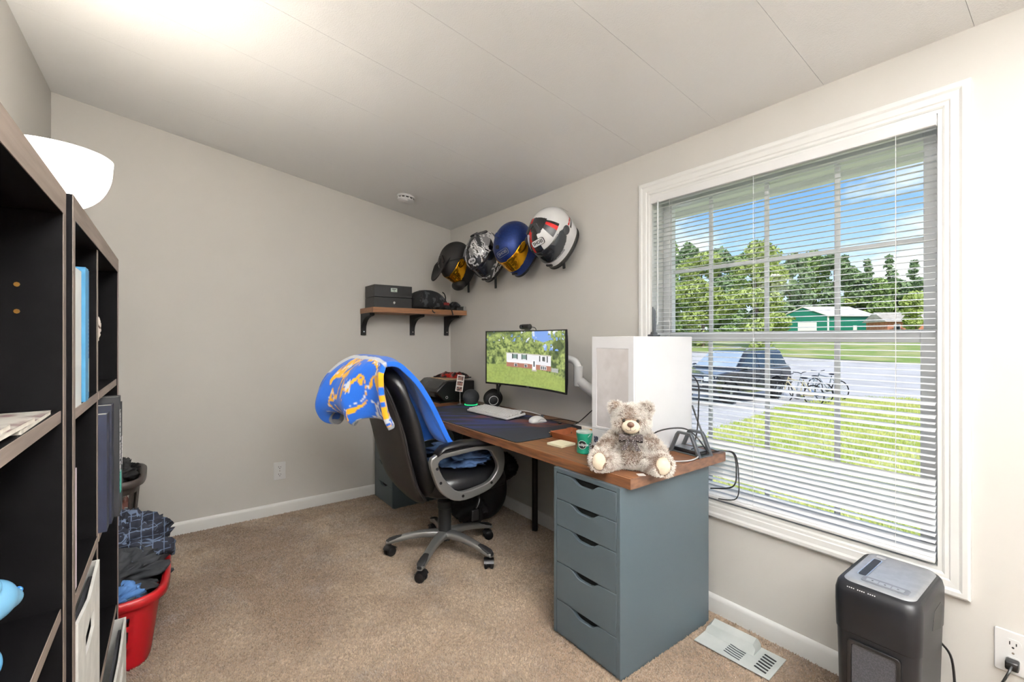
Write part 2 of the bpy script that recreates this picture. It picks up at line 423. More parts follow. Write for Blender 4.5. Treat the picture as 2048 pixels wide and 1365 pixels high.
s0 = sm.build('slat', slat_m, blind, smooth='all')
zt, zb, pitch = HZ1-0.058, HZ0+0.046, 0.0212
ns = int((zt-zb)/pitch)
for i in range(ns+1):
    z = zb + i*(zt-zb)/ns
    s = s0 if i == 0 else s0.copy()
    if i: COL.objects.link(s); s.parent = blind
    t = -4 + random.uniform(-2, 2)                     # room edge a touch lower
    if 0.635 < z < 0.80: t = -36 + random.uniform(-4, 4)
    elif z < 0.585: t = -30 + random.uniform(-4, 4)
    elif 0.935 < z < 1.07: t = (-22 if i % 2 else -6) + random.uniform(-3, 3)
    elif 0.585 <= z <= 0.635: t = -8
    s.location = (BX-bo.x, 0, z-bo.z); s.rotation_euler = (0, R(t), 0)
for yy in (HY0+0.12, 0.95, HY1-0.12):
    for dx in (-0.0135, 0.0135):
        bb(MB().tube([(BX+dx, yy+dx*.2, HZ1-0.045), (BX+dx, yy+dx*.2, HZ0+0.03)], 0.0009, 5), 'ladder_cord', wht)
bb(MB().tube([(BX-0.022, HY1-0.06, HZ1-0.045), (BX-0.024, HY1-0.06, 1.33)], 0.0042, 6), 'tilt_wand', mat('clear_wand', (196, 200, 202), 0.2), smooth=True)

# ------------------------------------------------------------------ outlets, smoke detector
def outlet(M, label):
    e = thing('wall_outlet', label, 'outlet', M.to_translation())
    e.rotation_euler = M.to_euler()
    MB().prism(rrect(0.078, 0.125, 0.006), 0, 0.006).build('cover_plate', wht, e, bevel=0.002)
    for dz in (0.026, -0.026):
        so = MB().prism([(x, max(min(y, 0.015), -0.015)) for x, y in circ(0, 0, 0.018, 0.018, 20)], 0.006, 0.008, Matrix.Translation((0, dz, 0))).build('socket', wht, e)
        q = MB(); q.box(-0.008, -0.0055, dz-0.002, dz+0.008, 0.008, 0.0083); q.box(0.0055, 0.008, dz-0.002, dz+0.006, 0.008, 0.0083)
        q.cyl((0, dz-0.009, 0.008), (0, dz-0.009, 0.0083), 0.0028, n=10); q.build('slot', blk, so)
    MB().cyl((0, 0, 0.006), (0, 0, 0.0075), 0.003, n=10).build('screw', chrome, e)
    return e
outlet(frame((0.616, YB, 0.31), (1, 0, 0), (0, 0, 1)), 'white wall outlet low on the back wall')
outlet(frame((XR, 0.198, 0.325), (0, -1, 0), (0, 0, 1)), 'white wall outlet beside the shredder with a black plug in it')
pl = thing('power_cord', 'black power cord plugged into the outlet by the shredder', 'cord', (XR-0.008, 0.198, 0.299))
MB().box(-0.030, 0, -0.014, 0.014, -0.014, 0.012).build('plug', blk, pl, bevel=0.004)
MB().tube(smooth_path([(-0.028, 0, 0), (-0.05, 0.01, -0.03), (-0.045, 0.06, -0.17), (-0.03, 0.10, -0.27), (-0.04, 0.15, -0.285)]), 0.0032, 6).build('cord', blk, pl, smooth=True)

sx, sy = 1.418, 3.24
sd = thing('smoke_detector', 'round white smoke detector on the ceiling', 'smoke detector', (sx, sy, ceil_z(sx)))
sd.rotation_euler = (PI, -slope*-1, 0)
sd.rotation_euler = (R(180), slope, 0)
MB().lathe([(0.068, 0), (0.068, 0.012), (0.063, 0.014)], 36).build('base', wht, sd, smooth=True)
MB().lathe([(0.058, 0.014), (0.058, 0.024)], 36).build('vent_ring', mat('vent_shadow', (60, 60, 60), 0.7, bump=(100, .1, .001)), sd)
for k in range(12):
    a = 2*PI*k/12; MB().box(0.054, 0.0605, -0.005, 0.005, 0.013, 0.025, Matrix.Rotation(a, 4, 'Z')).build('vent_post', wht, sd)
MB().lathe([(0.062, 0.024), (0.061, 0.032), (0.052, 0.040), (0.03, 0.044), (0.018, 0.044), (0.016, 0.046), (0.002, 0.046)], 36).build('cover', wht, sd, smooth=True)

# unseen fill uplight added behind the viewer, and torchiere in the corner
PX, PY = 0.50, -0.75
dl = thing('added_fill_lamp', 'unseen frosted bowl fill light added behind the viewer', 'added fill light', (PX, PY, ceil_z(PX)))
PZ = -0.52
MB().lathe([(0.06, 0.02), (0.06, -0.012), (0.05, -0.022)], 28).build('canopy', wht, dl, smooth=True)
for k in range(3):
    a_ = 2*PI*k/3; MB().tube([(0.03*math.cos(a_), 0.03*math.sin(a_), -0.015), (0.235*math.cos(a_), 0.235*math.sin(a_), PZ+0.01)], 0.003, 6).build('rod', wht, dl)
prof = [(max(0.01, 0.24*math.sin(R(t))), PZ + 0.11*(1-math.cos(R(t))) - 0.11) for t in range(2, 91, 8)] + [(0.245, PZ+0.004)]
MB().lathe(prof + [(r-.004 if r > .02 else r, z+.004) for r, z in prof[::-1]], 40).build('fill_bowl', mat('fill_bowl_glow', (250, 248, 244), 0.4, emit=((255, 250, 244), 3.0)), dl, smooth=True)
ld = bpy.data.lights.new('added_fill_light', 'AREA'); ld.shape = 'DISK'; ld.size = 0.26; ld.energy = FILL_W; ld.color = (1.0, 0.995, 0.99)  # added fill aimed at the ceiling to brighten the room
lo = bpy.data.objects.new('added_fill_light', ld); COL.objects.link(lo); lo.parent = dl; lo.location = (0, 0, PZ-0.075); lo.rotation_euler = (R(180), 0, 0)

LX, LY = -0.292, 1.96
fl = thing('floor_lamp', 'lit white bowl torchiere floor lamp behind the bookcases', 'floor lamp', (LX, LY, 0))
metal_d = mat('lamp_metal', (120, 118, 115), 0.35, 1.0, bump=(80, 0.03, 0.0005))
MB().lathe([(0.12, 0), (0.12, 0.012), (0.11, 0.02), (0.03, 0.03), (0.012, 0.045)], 32).build('base', metal_d, fl, smooth=True)
MB().cyl((0, 0, 0.03), (0, 0, 1.66), 0.011, n=16).build('pole', metal_d, fl, smooth=True)
prof = []
for i in range(13):
    a = R(-90 + 90*i/12*1.0); prof.append((max(0.02, 0.137*math.cos(a)**0.8), 1.805 + 0.145*math.sin(a)))
prof.append((0.139, 1.825))
inn = [(r-0.004, z+0.003) for r, z in prof[::-1]]
MB().lathe(prof + inn, 48, cap0=True, cap1=True).build('shade', mat('lit_shade', (255, 252, 246), 0.5, emit=((255, 247, 236), LAMP_GLOW)), fl, smooth=True)
MB().sph((0, 0, 1.75), 0.03, 16, 10).build('bulb', mat('bulb', (255, 250, 240), 0.4, emit=((255, 240, 220), 20.0)), fl, smooth=True)
pd = bpy.data.lights.new('torchiere_bulb', 'POINT'); pd.energy = LAMP_W; pd.shadow_soft_size = 0.06; pd.color = (1.0, 0.95, 0.89)
po = bpy.data.objects.new('torchiere_bulb', pd); COL.objects.link(po); po.parent = fl; po.location = (0, 0, 1.81)
# ------------------------------------------------------------------ outdoors
GZ = -0.95
def gz(x, y):
    d = x*0.75 + y*0.45
    return GZ + max(0.0, min(1.0, (d-24)/60))*3.0
road_m = mat('gravel_road', (196, 192, 190), 0.9, noise=(0.8, (178, 174, 172), 0.4, 0.65), bump=(30, 0.3, 0.02))
grass_m = mat('lawn_grass', (170, 180, 112), 0.9, noise=(2.5, (200, 202, 150), 0.42, 0.62), bump=(25, 0.5, 0.03))
field_m = mat('far_grass', (128, 150, 70), 0.9, noise=(0.4, (170, 168, 110), 0.42, 0.62), bump=(5, 0.3, 0.05))
m = MB(); m.grid(lambda u, v: (2.3+u*170, -70+v*200, gz(2.3+u*170, -70+v*200)), 60, 60)
road = struct(m.build('road', road_m, smooth='all'), 'pale gravel road and parking lot outside')
m = MB()
lawn_poly = [(2.16, -12), (2.16, 3.6), (6.5, 4.6), (10.4, 5.9), (12.7, 6.1), (15.2, 6.55), (18.6, 6.4), (20.3, 5.9), (21.4, 4.4), (21.8, -12)]
m.prism(lawn_poly, GZ-0.1, GZ+0.03)
lawn = struct(m.build('lawn', grass_m), 'sunlit green lawn outside the window')
def blades():
    n = 60000; c = rng.uniform(0, 1, (n, 2)); X = 3.2 + c[:, 0]*18; Y = -2 + c[:, 1]*9
    lim = np.interp(X, [2.16, 6.5, 10.4, 12.7, 15.2, 18.6, 20.3, 21.4], [3.6, 4.6, 5.9, 6.1, 6.55, 6.4, 5.9, 4.4])
    k = (Y < lim) & (Y > 0.1*X); X = X[k]; Y = Y[k]; n = len(X)
    a = rng.uniform(0, 2*PI, n); h = rng.uniform(.04, .11, n); w = 0.018
    V = np.zeros((n, 3, 3)); V[:, 0, 0] = X-w*np.cos(a); V[:, 0, 1] = Y-w*np.sin(a); V[:, 1, 0] = X+w*np.cos(a); V[:, 1, 1] = Y+w*np.sin(a)
    V[:, 0:2, 2] = GZ+.02; V[:, 2, 0] = X+rng.uniform(-.03, .03, n); V[:, 2, 1] = Y+rng.uniform(-.03, .03, n); V[:, 2, 2] = GZ+.03+h
    me = bpy.data.meshes.new('grass_blades'); me.from_pydata(V.reshape(-1, 3).tolist(), [], np.arange(n*3).reshape(-1, 3).tolist()); me.update()
    o = bpy.data.objects.new('grass_blades', me); COL.objects.link(o); o.parent = lawn; o['kind'] = 'stuff'
    me.materials.append(mat('grass_blade', (168, 184, 88), 0.8, noise=(1.5, (206, 206, 130), 0.4, 0.65)))
blades()
m = MB(); m.grid(lambda u, v: (40+u*110, 0+v*90, gz(40+u*110, v*90)+0.04), 20, 20)
fld = struct(m.build('field', field_m, smooth='all'), 'grass verge in front of the distant trees')

# eave over the window
m = MB(); m.box(XR+WT, XR+0.70, YF-0.3, YB+0.3, 2.085, 2.13)
m.box(XR+0.66, XR+0.72, YF-0.3, YB+0.3, 2.06, 2.16)
struct(m.build('eave', mat('soffit_vinyl', (250, 248, 242), 0.6, bump=(20, 0.05, 0.002))), 'cream soffit of the roof overhang outside')

leaf_mats = [mat('leaf_bright', (158, 174, 92), 0.75, noise=(0.6, (174, 188, 112), 0.4, 0.65)), mat('leaf_mid', (128, 154, 88), 0.75, noise=(0.5, (158, 180, 112), 0.4, 0.65)),
             mat('leaf_deep', (114, 138, 96), 0.8, noise=(0.5, (142, 164, 116), 0.4, 0.65))]
bark = mat('bark', (120, 106, 92), 0.9, bump=(8, 0.6, 0.05))
def upos(u, d, z=0):
    """place at bearing column u and depth d outside"""
    th = R(36.657); k = (u-1024)/FPX
    return (d*(math.sin(th)+k*math.cos(th)), d*(math.cos(th)-k*math.sin(th)))
def tree(u, d, topv, halfw, kind, label, n=2600, shape='round', low=0.12):
    x, y = upos(u, d); z0 = gz(x, y)
    H = CAM_H + d*(677-topv)/FPX - z0; W = halfw*d/FPX
    t = thing('tree', label, 'tree', (x, y, z0), group='trees beyond the parking lot')
    MB().tube([(0, 0, -0.3), (0.02*H, 0, H*0.4), (-0.01*H, 0.01*H, H*0.85)], [0.022*H, 0.015*H, 0.004*H], 7).build('trunk', bark, t, smooth=True)
    cl = [];
    nc = 16 if shape == 'round' else 14
    for i in range(nc):
        if shape == 'round':
            e = rng.uniform(0, 1); zc = H*(low+0.16+(0.80-low)*e); rr = W*0.72*math.sqrt(max(0.05, 1-(2*e-0.85)**2*0.75)); a = rng.uniform(0, 2*PI); q = rng.uniform(0.2, 1.0)
            cl.append((rr*q*math.cos(a), rr*q*math.sin(a), zc, W*rng.uniform(.28, .46), H*rng.uniform(.07, .12)))
        else:
            e = i/(nc-1); zc = H*(0.25+0.73*e); rr = W*(1-e)*0.9; a = rng.uniform(0, 2*PI)
            cl.append((rr*0.7*math.cos(a), rr*0.7*math.sin(a), zc, W*(0.25+0.5*(1-e)), H*0.022))
    cl = np.array(cl); idx = rng.integers(0, nc, n)
    D = rng.normal(0, 1, (n, 3)); D /= np.linalg.norm(D, axis=1)[:, None]; D *= rng.uniform(0.35, 1.0, n)[:, None]**0.5
    P = cl[idx, :3] + D*np.stack([cl[idx, 3], cl[idx, 3], cl[idx, 4]], 1)
    s = 0.004*d*rng.uniform(0.7, 1.5, n)
    A = rng.normal(0, 1, (n, 3)); A /= np.linalg.norm(A, axis=1)[:, None]; B = np.cross(A, rng.normal(0, 1, (n, 3))); B /= np.linalg.norm(B, axis=1)[:, None]
    V = np.stack([P-A*s[:, None], P+B*s[:, None]*0.6, P+A*s[:, None], P-B*s[:, None]*0.6], 1)
    me = bpy.data.meshes.new('foliage'); me.from_pydata(V.reshape(-1, 3).tolist(), [], np.arange(n*4).reshape(-1, 4).tolist()); me.update(); me.materials.append(leaf_mats[kind])
    o = bpy.data.objects.new('foliage', me); COL.objects.link(o); o.parent = t
    return t
tree(1512, 46, 492, 74, 0, 'broad bright green tree in the middle of the window', 9000, low=-0.12)
tree(1405, 52, 505, 66, 0, 'bright green tree at the left edge of the window', 7000, low=-0.12)
tree(1345, 60, 545, 46, 1, 'green tree half hidden by the left window frame', 5000, low=-0.12)
ORD = 'first second third fourth fifth sixth seventh eighth ninth tenth eleventh twelfth thirteenth'.split()
PINE = ['second from the left', 'third from the left', 'fourth from the left', 'rightmost', 'leftmost']
for i, (u, d, tv, hw) in enumerate([(1335, 95, 470, 40), (1375, 105, 490, 36), (1440, 98, 500, 42), (1480, 108, 505, 36), (1530, 112, 490, 40), (1580, 100, 495, 44), (1622, 108, 500, 44),
                                    (1670, 102, 508, 40), (1715, 110, 545, 40), (1760, 104, 560, 38), (1805, 106, 560, 40), (1850, 100, 555, 42), (1890, 96, 545, 40)]):
    tree(u, d, tv, hw, 2 if i % 3 else 1, 'leafy tree, %s from the left in the far row of woods' % ORD[i], 4200, low=-0.12)
for i, (u, d, tv, hw) in enumerate([(1690, 116, 512, 24), (1735, 118, 520, 22), (1778, 114, 512, 24), (1828, 116, 522, 24), (1650, 118, 515, 22)]):
    tree(u, d, tv, hw, 2, 'tall thin pine, %s in the right half of the woods' % PINE[i], 800, shape='pine')
tree(1832, 74, 588, 34, 0, 'bright green bushy tree above the brick house', 2800, low=-0.12)
for i, (u, d, tv, hw) in enumerate([(1352, 64, 622, 50), (1440, 70, 625, 48), (1545, 72, 622, 44), (1590, 104, 600, 40), (1700, 112, 585, 46), (1760, 110, 590, 44), (1812, 108, 600, 44), (1860, 92, 600, 40)]):
    tree(u, d, tv, hw, i % 2, 'low dense thicket, %s from the left under the trees' % ORD[i], 1800, low=-0.15)

# green metal building
def facing(x, y, rz): return Matrix.Translation((x, y, gz(x, y))) @ Matrix.Rotation(rz, 4, 'Z')
bx, by = upos(1655, 88); bz = CAM_H + 88*(677-669)/FPX - 0.6
b = thing('metal_building', 'green metal building with a pale roof across the road', 'building', (bx, by, bz), R(-37))
green_m = mat('green_metal', (30, 122, 98), 0.5, bump=(6, 0.2, 0.02)); proof = mat('pale_roof', (226, 220, 212), 0.5, bump=(4, 0.1, 0.02))
# local x along the long side, y away; gable at the left (-x) end
Lb, Db, Hb, Hr = 8.8, 8.6, 4.2, 6.0
m = MB(); m.prism([(0, 0), (Db, 0), (Db, Hb), (Db/2, Hr), (0, Hb)], 0, Lb, basis((0, 0, 0), (-.55, .83, 0), (0, 0, 1), (1, 0, 0))); fix_normals(m.build('wall', green_m, b))
ex = Vector((-.55, .83, 0))
for s0_, s1_, z0_, z1_ in ((-0.06*Db, Db/2, Hb-0.2, Hr), (Db/2, Db*1.06, Hr, Hb-0.2)):
    p = [ex*s0_ + Vector((-.3, 0, z0_+.05)), ex*s1_ + Vector((-.3, 0, z1_+.05)), ex*s1_ + Vector((Lb+.3, 0, z1_+.05)), ex*s0_ + Vector((Lb+.3, 0, z0_+.05))]
    q = [v + Vector((0, 0, .14)) for v in p]
    fix_normals(MB().rings([p, q]).build('roof_slope', proof, b))
wpan = mat('white_panel', (232, 228, 224), 0.5, bump=(5, 0.05, 0.01))
MB().box(-.02, 0, 0, 0, 0, 0)
for nm, x0, x1, z0, z1 in (('base_panel', 0, Lb, 0, 0.9), ('corner_trim', -0.05, 0.25, 0, Hb), ('door', 4.9, 5.6, 0, 2.3)):
    MB().box(x0, x1, -0.08, 0.0, z0, z1).build(nm, wpan, b)
p0, p1 = ex*(Db*0.22), ex*(Db*0.62); nn = Vector((-.83, -.55, 0))*0.08
MB().rings([[p0+nn, p1+nn, p1+nn+Vector((0, 0, 3.0)), p0+nn+Vector((0, 0, 3.0))], [p0, p1, p1+Vector((0, 0, 3.0)), p0+Vector((0, 0, 3.0))]]).build('roller_door', wpan, b)

hx, hy = upos(1775, 80)
h = thing('brick_house', 'small brick house with a grey roof at the right', 'house', (hx, hy, CAM_H + 80*(677-668)/FPX - 0.4), R(-45))
MB().box(0, 9, 0, 6, 0, 2.6).build('wall', mat('orange_brick', (204, 142, 112), 0.8, noise=(2, (188, 120, 94), .4, .6), bump=(10, .3, .02)), h)
fix_normals(MB().prism([(-.5, 2.5), (6.5, 2.5), (3, 4.3)], -.5, 9.5, basis((0, 0, 0), (0, 1, 0), (0, 0, 1), (1, 0, 0))).build('roof', mat('grey_shingle', (190, 182, 172), 0.8, noise=(1, (172, 164, 154), .4, .6)), h))
for x0 in (1.0, 3.4, 6.0):
    w = MB().box(x0, x0+1.0, -.06, 0, 0.9, 2.1).build('window_frame', wpan, h); MB().box(x0+.1, x0+.9, -.075, -.06, 1.0, 2.0).build('pane', blk, w)

# SUV
sv = thing('suv', 'black SUV parked nose towards the house', 'car', (15.0, 8.75, GZ), R(-4))
paint = mat('black_paint', (24, 26, 30), 0.18, 0.0, coat=0.8, noise=(1, (28, 30, 34), .4, .6)); dglass = mat('dark_glass', (34, 40, 46), 0.05, 0.0, spec=1.0, noise=(1, (44, 50, 56), .4, .6))
body = [(-0.75, 0.36), (-0.9, 0.5), (-0.92, 0.85), (-0.82, 1.02), (0.35, 1.14), (0.55, 1.16), (3.72, 1.18), (3.86, 1.1), (3.92, 0.6), (3.85, 0.40), (3.42, 0.36), (3.36, 0.60), (3.18, 0.76), (2.86, 0.82), (2.54, 0.76), (2.36, 0.60), (2.30, 0.33),
        (0.5, 0.33), (0.44, 0.60), (0.26, 0.76), (-0.04, 0.82), (-0.34, 0.76), (-0.50, 0.60), (-0.54, 0.36)]
XZ = basis((0, 0, 0), (1, 0, 0), (0, 0, 1), (0, -1, 0))
fix_normals(MB().prism(body, -0.95, 0.95, XZ).build('body', paint, sv, bevel=0.06, seg=3))
cab = []
for yy, k in ((-0.90, 0), (0.90, 0)): pass
lowr = [(0.42, -0.88, 1.13), (3.80, -0.88, 1.13), (3.80, 0.88, 1.13), (0.42, 0.88, 1.13)]; hi = [(1.25, -0.70, 1.76), (3.50, -0.72, 1.78), (3.50, 0.72, 1.78), (1.25, 0.70, 1.76)]
fix_normals(MB().rings([lowr, hi]).build('cabin', paint, sv, bevel=0.07, seg=3))
def side_win(x0, x1, x2, x3, s):
    lo_, hi_ = 1.18, 1.66
    def yy(z): return s*(0.88 - (z-1.13)/0.63*0.17 + 0.012)
    p = [(x0, yy(lo_), lo_), (x1, yy(lo_), lo_), (x2, yy(hi_), hi_), (x3, yy(hi_), hi_)]
    q = [(x, y - s*0.02, z) for x, y, z in p]
    fix_normals(MB().rings([p, q]).build('side_window', dglass, sv))
for s in (-1, 1):
    side_win(0.62, 1.72, 1.72, 1.28, s); side_win(1.80, 2.72, 2.68, 1.80, s); side_win(2.80, 3.62, 3.40, 2.78, s)
    MB().sph((0.78, s*1.02, 1.2), (0.09, 0.12, 0.08), 12, 8).build('mirror', paint, sv, smooth=True)
    MB().tube([(1.3, s*0.66, 1.80), (1.5, s*0.66, 1.84), (3.2, s*0.66, 1.85), (3.4, s*0.66, 1.80)], 0.022, 6).build('roof_rail', chrome, sv)
    MB().cbox((-0.86, s*0.68, 0.86), (0.12, 0.36, 0.16)).build('headlight', mat('headlight', (220, 224, 228), 0.1, noise=(5, (200, 205, 210), .4, .6)), sv, bevel=0.03)
    MB().box(0.5, 2.3, s*0.95-.02, s*0.95+.03, 0.34, 0.40).build('running_board', chrome, sv)
p = [(0.47, -.78, 1.185), (0.47, .78, 1.185), (1.20, .64, 1.715), (1.20, -.64, 1.715)]; off = Vector((-.62, 0, .75))*0.03
fix_normals(MB().rings([[Vector(v)+off for v in p], [Vector(v)-off for v in p]]).build('windshield', mat('windshield', (150, 165, 180), 0.08, spec=1.0, noise=(1, (170, 182, 194), .4, .6)), sv))  # pale base colour carries the sky's reflection on the glass
MB().box(-0.945, -0.88, -0.48, 0.48, 0.62, 0.92).build('grille', chrome, sv, bevel=0.02)
for k in range(4): MB().box(-0.955, -0.94, -0.45, 0.45, 0.65+k*.065, 0.69+k*.065).build('grille_slot', blk, sv)
tyre = mat('tyre_rubber', (26, 26, 27), 0.8, bump=(40, .3, .005)); rimm = mat('alloy_rim', (186, 188, 190), 0.3, 0.9, bump=(30, .02, .001))
for wx in (-0.04, 2.86):
    for s in (-1, 1):
        Mw = Matrix.Translation((wx, s*0.84, 0.38)) @ Matrix.Rotation(R(90), 4, 'X')
        w = MB().lathe([(0.25, -.1), (0.36, -.12), (0.385, -.08), (0.385, .08), (0.36, .12), (0.25, .1)], 28, Mw).build('wheel', tyre, sv, smooth=True)
        q = MB(); q.lathe([(0.25, -.09), (0.25, .09), (0.21, .10), (0.2, .06)], 24, Mw)
        for k in range(5): q.box(-.035, .035, 0, .22, .05 if s < 0 else -.1, .1 if s < 0 else -.05, Mw @ Matrix.Rotation(2*PI*k/5, 4, 'Z'))
        q.cyl((wx, s*.80, .38), (wx, s*.95, .38), .06, n=12)
        q.build('rim', rimm, w)
# bicycles
def bicycle(x, y, rz, col, label):
    b = thing('bicycle', label, 'bicycle', (x, y, GZ+0.03), rz, 'bicycles by the parked car')
    cm = mat('bike_paint_%d' % (col[0]), col, 0.35, noise=(5, tuple(min(255, c+12) for c in col), .4, .6))
    for wx in (-0.52, 0.52):
        w = MB().tube([(wx+0.33*math.cos(a), 0, 0.34+0.33*math.sin(a)) for a in np.linspace(0, 2*PI, 24, endpoint=False)], 0.02, 6, closed=True).build('wheel', tyre, b)
        q = MB()
        for k in range(9): a = PI*k/9; q.tube([(wx+.32*math.cos(a), 0, .34+.32*math.sin(a)), (wx-.32*math.cos(a), 0, .34-.32*math.sin(a))], .004, 4)
        q.build('spokes', chrome, w)
    q = MB()
    for a_, b_ in (((-.52, 0, .34), (-.05, 0, .30)), ((-.52, 0, .34), (-.18, 0, .78)), ((-.18, 0, .82), (-.05, 0, .30)), ((-.05, 0, .30), (.36, 0, .72)), ((-.17, 0, .74), (.35, 0, .82)), ((.34, 0, .88), (.52, 0, .34))): q.tube([a_, b_], .02, 6)
    q.build('bike_frame', cm, b)
    MB().tube([(.40, -.3, .98), (.36, -.1, .96), (.34, 0, .92), (.36, .1, .96), (.40, .3, .98)], .014, 6).build('handlebar', blk, b)
    MB().sph((-.2, 0, .88), (.13, .07, .03), 10, 6).build('saddle', blk, b)
    MB().cyl((-.05, -.06, .30), (-.05, .06, .30), .08, n=14).build('crank', chrome, b)
bicycle(16.6, 6.45, R(75), (196, 182, 150), 'front bicycle of the three beside the SUV, nearest the lawn')
bicycle(17.8, 6.55, R(70), (150, 160, 170), 'middle bicycle of the three beside the SUV')
bicycle(19.2, 6.5, R(65), (120, 130, 138), 'rearmost bicycle of the three, farthest right')
# ------------------------------------------------------------------ desk
DT = 0.752; DB = 0.711
wood = mat('walnut_top', (126, 82, 50), 0.42, noise=(9.0, (76, 48, 32), 0.36, 0.68), bump=(14, 0.05, 0.001), stretch=(9, 0.7, 9))
wood_end = mat('walnut_end', (118, 84, 62), 0.5, noise=(14.0, (84, 58, 44), 0.36, 0.68), bump=(30, 0.1, 0.001), stretch=(2, 9, 5))
desk = thing('desk', 'long walnut desktop on drawer units along the window wall', 'desk', (1.66, 2.30, 0))
MB().box(-0.335, 0.320, -1.235, 1.25, DB, DT).build('desktop', wood, desk, bevel=0.002)
MB().box(-0.335, 0.320, -1.2356, -1.2351, DB+.001, DT-.001).build('end_grain', wood_end, desk)
MB().cyl((0.243, 0.006, 0.0), (0.243, 0.006, DB), 0.019, n=20).build('leg', blk, desk, smooth=True)
# drawer units
cab_m = mat('blue_grey_lacquer', (77, 89, 95), 0.38, noise=(1.2, (75, 87, 93), .4, .6), bump=(200, 0.02, 0.0004))
dark_in = mat('drawer_gap_shade', (22, 24, 26), 0.9, bump=(60, .05, .001))
def drawer_unit(loc, label, red=False):
    t = thing('drawer_unit', label, 'cabinet', loc, 0, 'drawer units under the desk')
    W, D, H = 0.36, 0.592, DB; th = 0.017
    # local: front at x=0 facing -x, y 0..W, z 0..H
    MB().box(0.0, D, 0, th, 0.012, H).build('side_panel', cab_m, t, bevel=0.001); MB().box(0.0, D, W-th, W, 0.012, H).build('side_panel', cab_m, t, bevel=0.001)
    MB().box(0.0, D, th, W-th, H-0.017, H).build('top_panel', cab_m, t, bevel=0.001); MB().box(D-0.012, D, th, W-th, 0.02, H-.018).build('back_panel', cab_m, t)
    MB().box(0.012, D-.013, 0.004, W-0.004, 0.0, 0.03).build('plinth', cab_m, t)
    MB().box(0.024, D-0.02, th+.001, W-th-.001, 0.032, H-0.02).build('carcass_shade_block', dark_in, t)  # dark block stands in for the shade behind the drawer fronts
    zs = [H-0.019, 0.582, 0.470, 0.316, 0.156, 0.016]
    for z1, z0 in zip(zs[:-1], zs[1:]):
        h = z1-z0-0.0025; w = W-2*th-0.003; c = w/2
        notch = [(w*0.24, h), (w*0.30, h-0.006), (w*0.37, h-0.021), (w*0.42, h-0.025), (w*0.58, h-0.025), (w*0.63, h-0.021), (w*0.70, h-0.006), (w*0.76, h)]
        poly = [(0, 0), (w, 0), (w, h)] + notch[::-1] + [(0, h)]
        f = MB().prism(poly, 0, 0.016, basis((0.0, th+0.0015, z0+0.001), (0, 1, 0), (0, 0, 1), (1, 0, 0)))
        o = fix_normals(f.build('drawer', cab_m, t, bevel=0.0012, seg=1))
        fix_normals(MB().prism([(0, 0)] + [(x-0.0, y-h+.003) for x, y in notch] + [(w, 0)], 0, 0.001, basis((0.0235, th+0.0015, z0+h), (0, 1, 0), (0, 0, 1), (1, 0, 0))).build('grip_shadow_gap', dark_in, o)) if False else None
    if red: pass
    return t
drawer_unit((1.308, 1.098, 0), 'blue grey five drawer unit under the near end of the desk')
drawer_unit((1.292, 3.205, 0), 'blue grey drawer unit in the far corner behind the chair')
tab = tag(MB().sph((1.285, 3.38, 0.46), (0.012, 0.02, 0.008), 12, 8).build('red_tag', mat('red_cloth', (214, 50, 40), 0.7, bump=(80, .2, .001)), smooth=True), 'small red tag sticking out of the far drawer unit', 'tag')

# ------------------------------------------------------------------ office chair
leather = mat('black_leather', (13, 13, 16), 0.36, noise=(8, (18, 18, 21), .4, .6), bump=(120, 0.14, 0.0015))
leather_b = mat('brown_black_panel', (40, 35, 32), 0.55, noise=(6, (33, 29, 27), .4, .6), bump=(150, 0.12, 0.001))
silver = mat('silver_plastic', (168, 168, 166), 0.34, 0.75, bump=(200, 0.03, 0.0004))
ch = thing('office_chair', 'black leather office chair with silver arms and star base', 'chair', (1.275, 2.37, 0))
path = smooth_path([(-0.150, 0, 0.40), (-0.235, 0, 0.50), (-0.285, 0, 0.64), (-0.325, 0, 0.80), (-0.375, 0, 0.95), (-0.415, 0, 1.06), (-0.43, 0, 1.115)], 5)
NP = len(path)
def back_w(t): return 0.255*max(0.0, (1-abs(2*t-0.92)**5*0.62))*(0.90+0.12*math.sin(PI*min(1, t*1.05)))
def back_ring(t, thick, off, wscale, bulge):
    i = t*(NP-1); k = min(int(i), NP-2); p = path[k].lerp(path[k+1], i-k); d = (path[k+1]-path[k]).normalized(); n = Vector((d.z, 0, -d.x))   # forward normal
    w = back_w(t)*wscale; ring = []
    for j in range(32):
        a = 2*PI*j/32; c, s = math.cos(a), math.sin(a)
        yy = w*math.copysign(abs(c)**0.55, c); nn = thick*math.copysign(abs(s)**0.75, s)*bulge(t, yy/max(w, 1e-4)) + off
        curve = 0.30*yy*yy*1.2                       # wraps forward at the sides
        ring.append(p + n*(nn+curve) + Vector((0, yy, 0)))
    return ring
def pillow(t, y): return 0.72 + 0.38*abs(math.sin(PI*(t*3.0+0.04)))**0.6 - 0.12*(abs(y) > 0.72)
ts = [0.0, 0.015, 0.04] + list(np.linspace(0.07, 0.93, 34)) + [0.96, 0.985, 1.0]
def endcap(t): return min(1.0, (1-abs(2*t-1)**14)+0.25)
m = MB(); m.rings([back_ring(t, 0.050*endcap(t), 0.012, 1.0*min(1, endcap(t)+.1), pillow) for t in ts]); fix_normals(m.build('backrest', leather, ch, smooth='all'))
m = MB(); m.rings([back_ring(t, 0.022, -0.047, 0.86*min(1, endcap(t)+.1), lambda a, b: 1.0) for t in ts[2:-2]]); fix_normals(m.build('back_panel', leather_b, ch, smooth='all'))
pip = [back_ring(t, 0.024, -0.047, 0.875, lambda a, b: 1.0) for t in ts[3:-3]]
m = MB()
for j in (0, 16): m.tube([r[j] for r in pip], 0.006, 6)
m.build('piping', leather, ch, smooth=True)
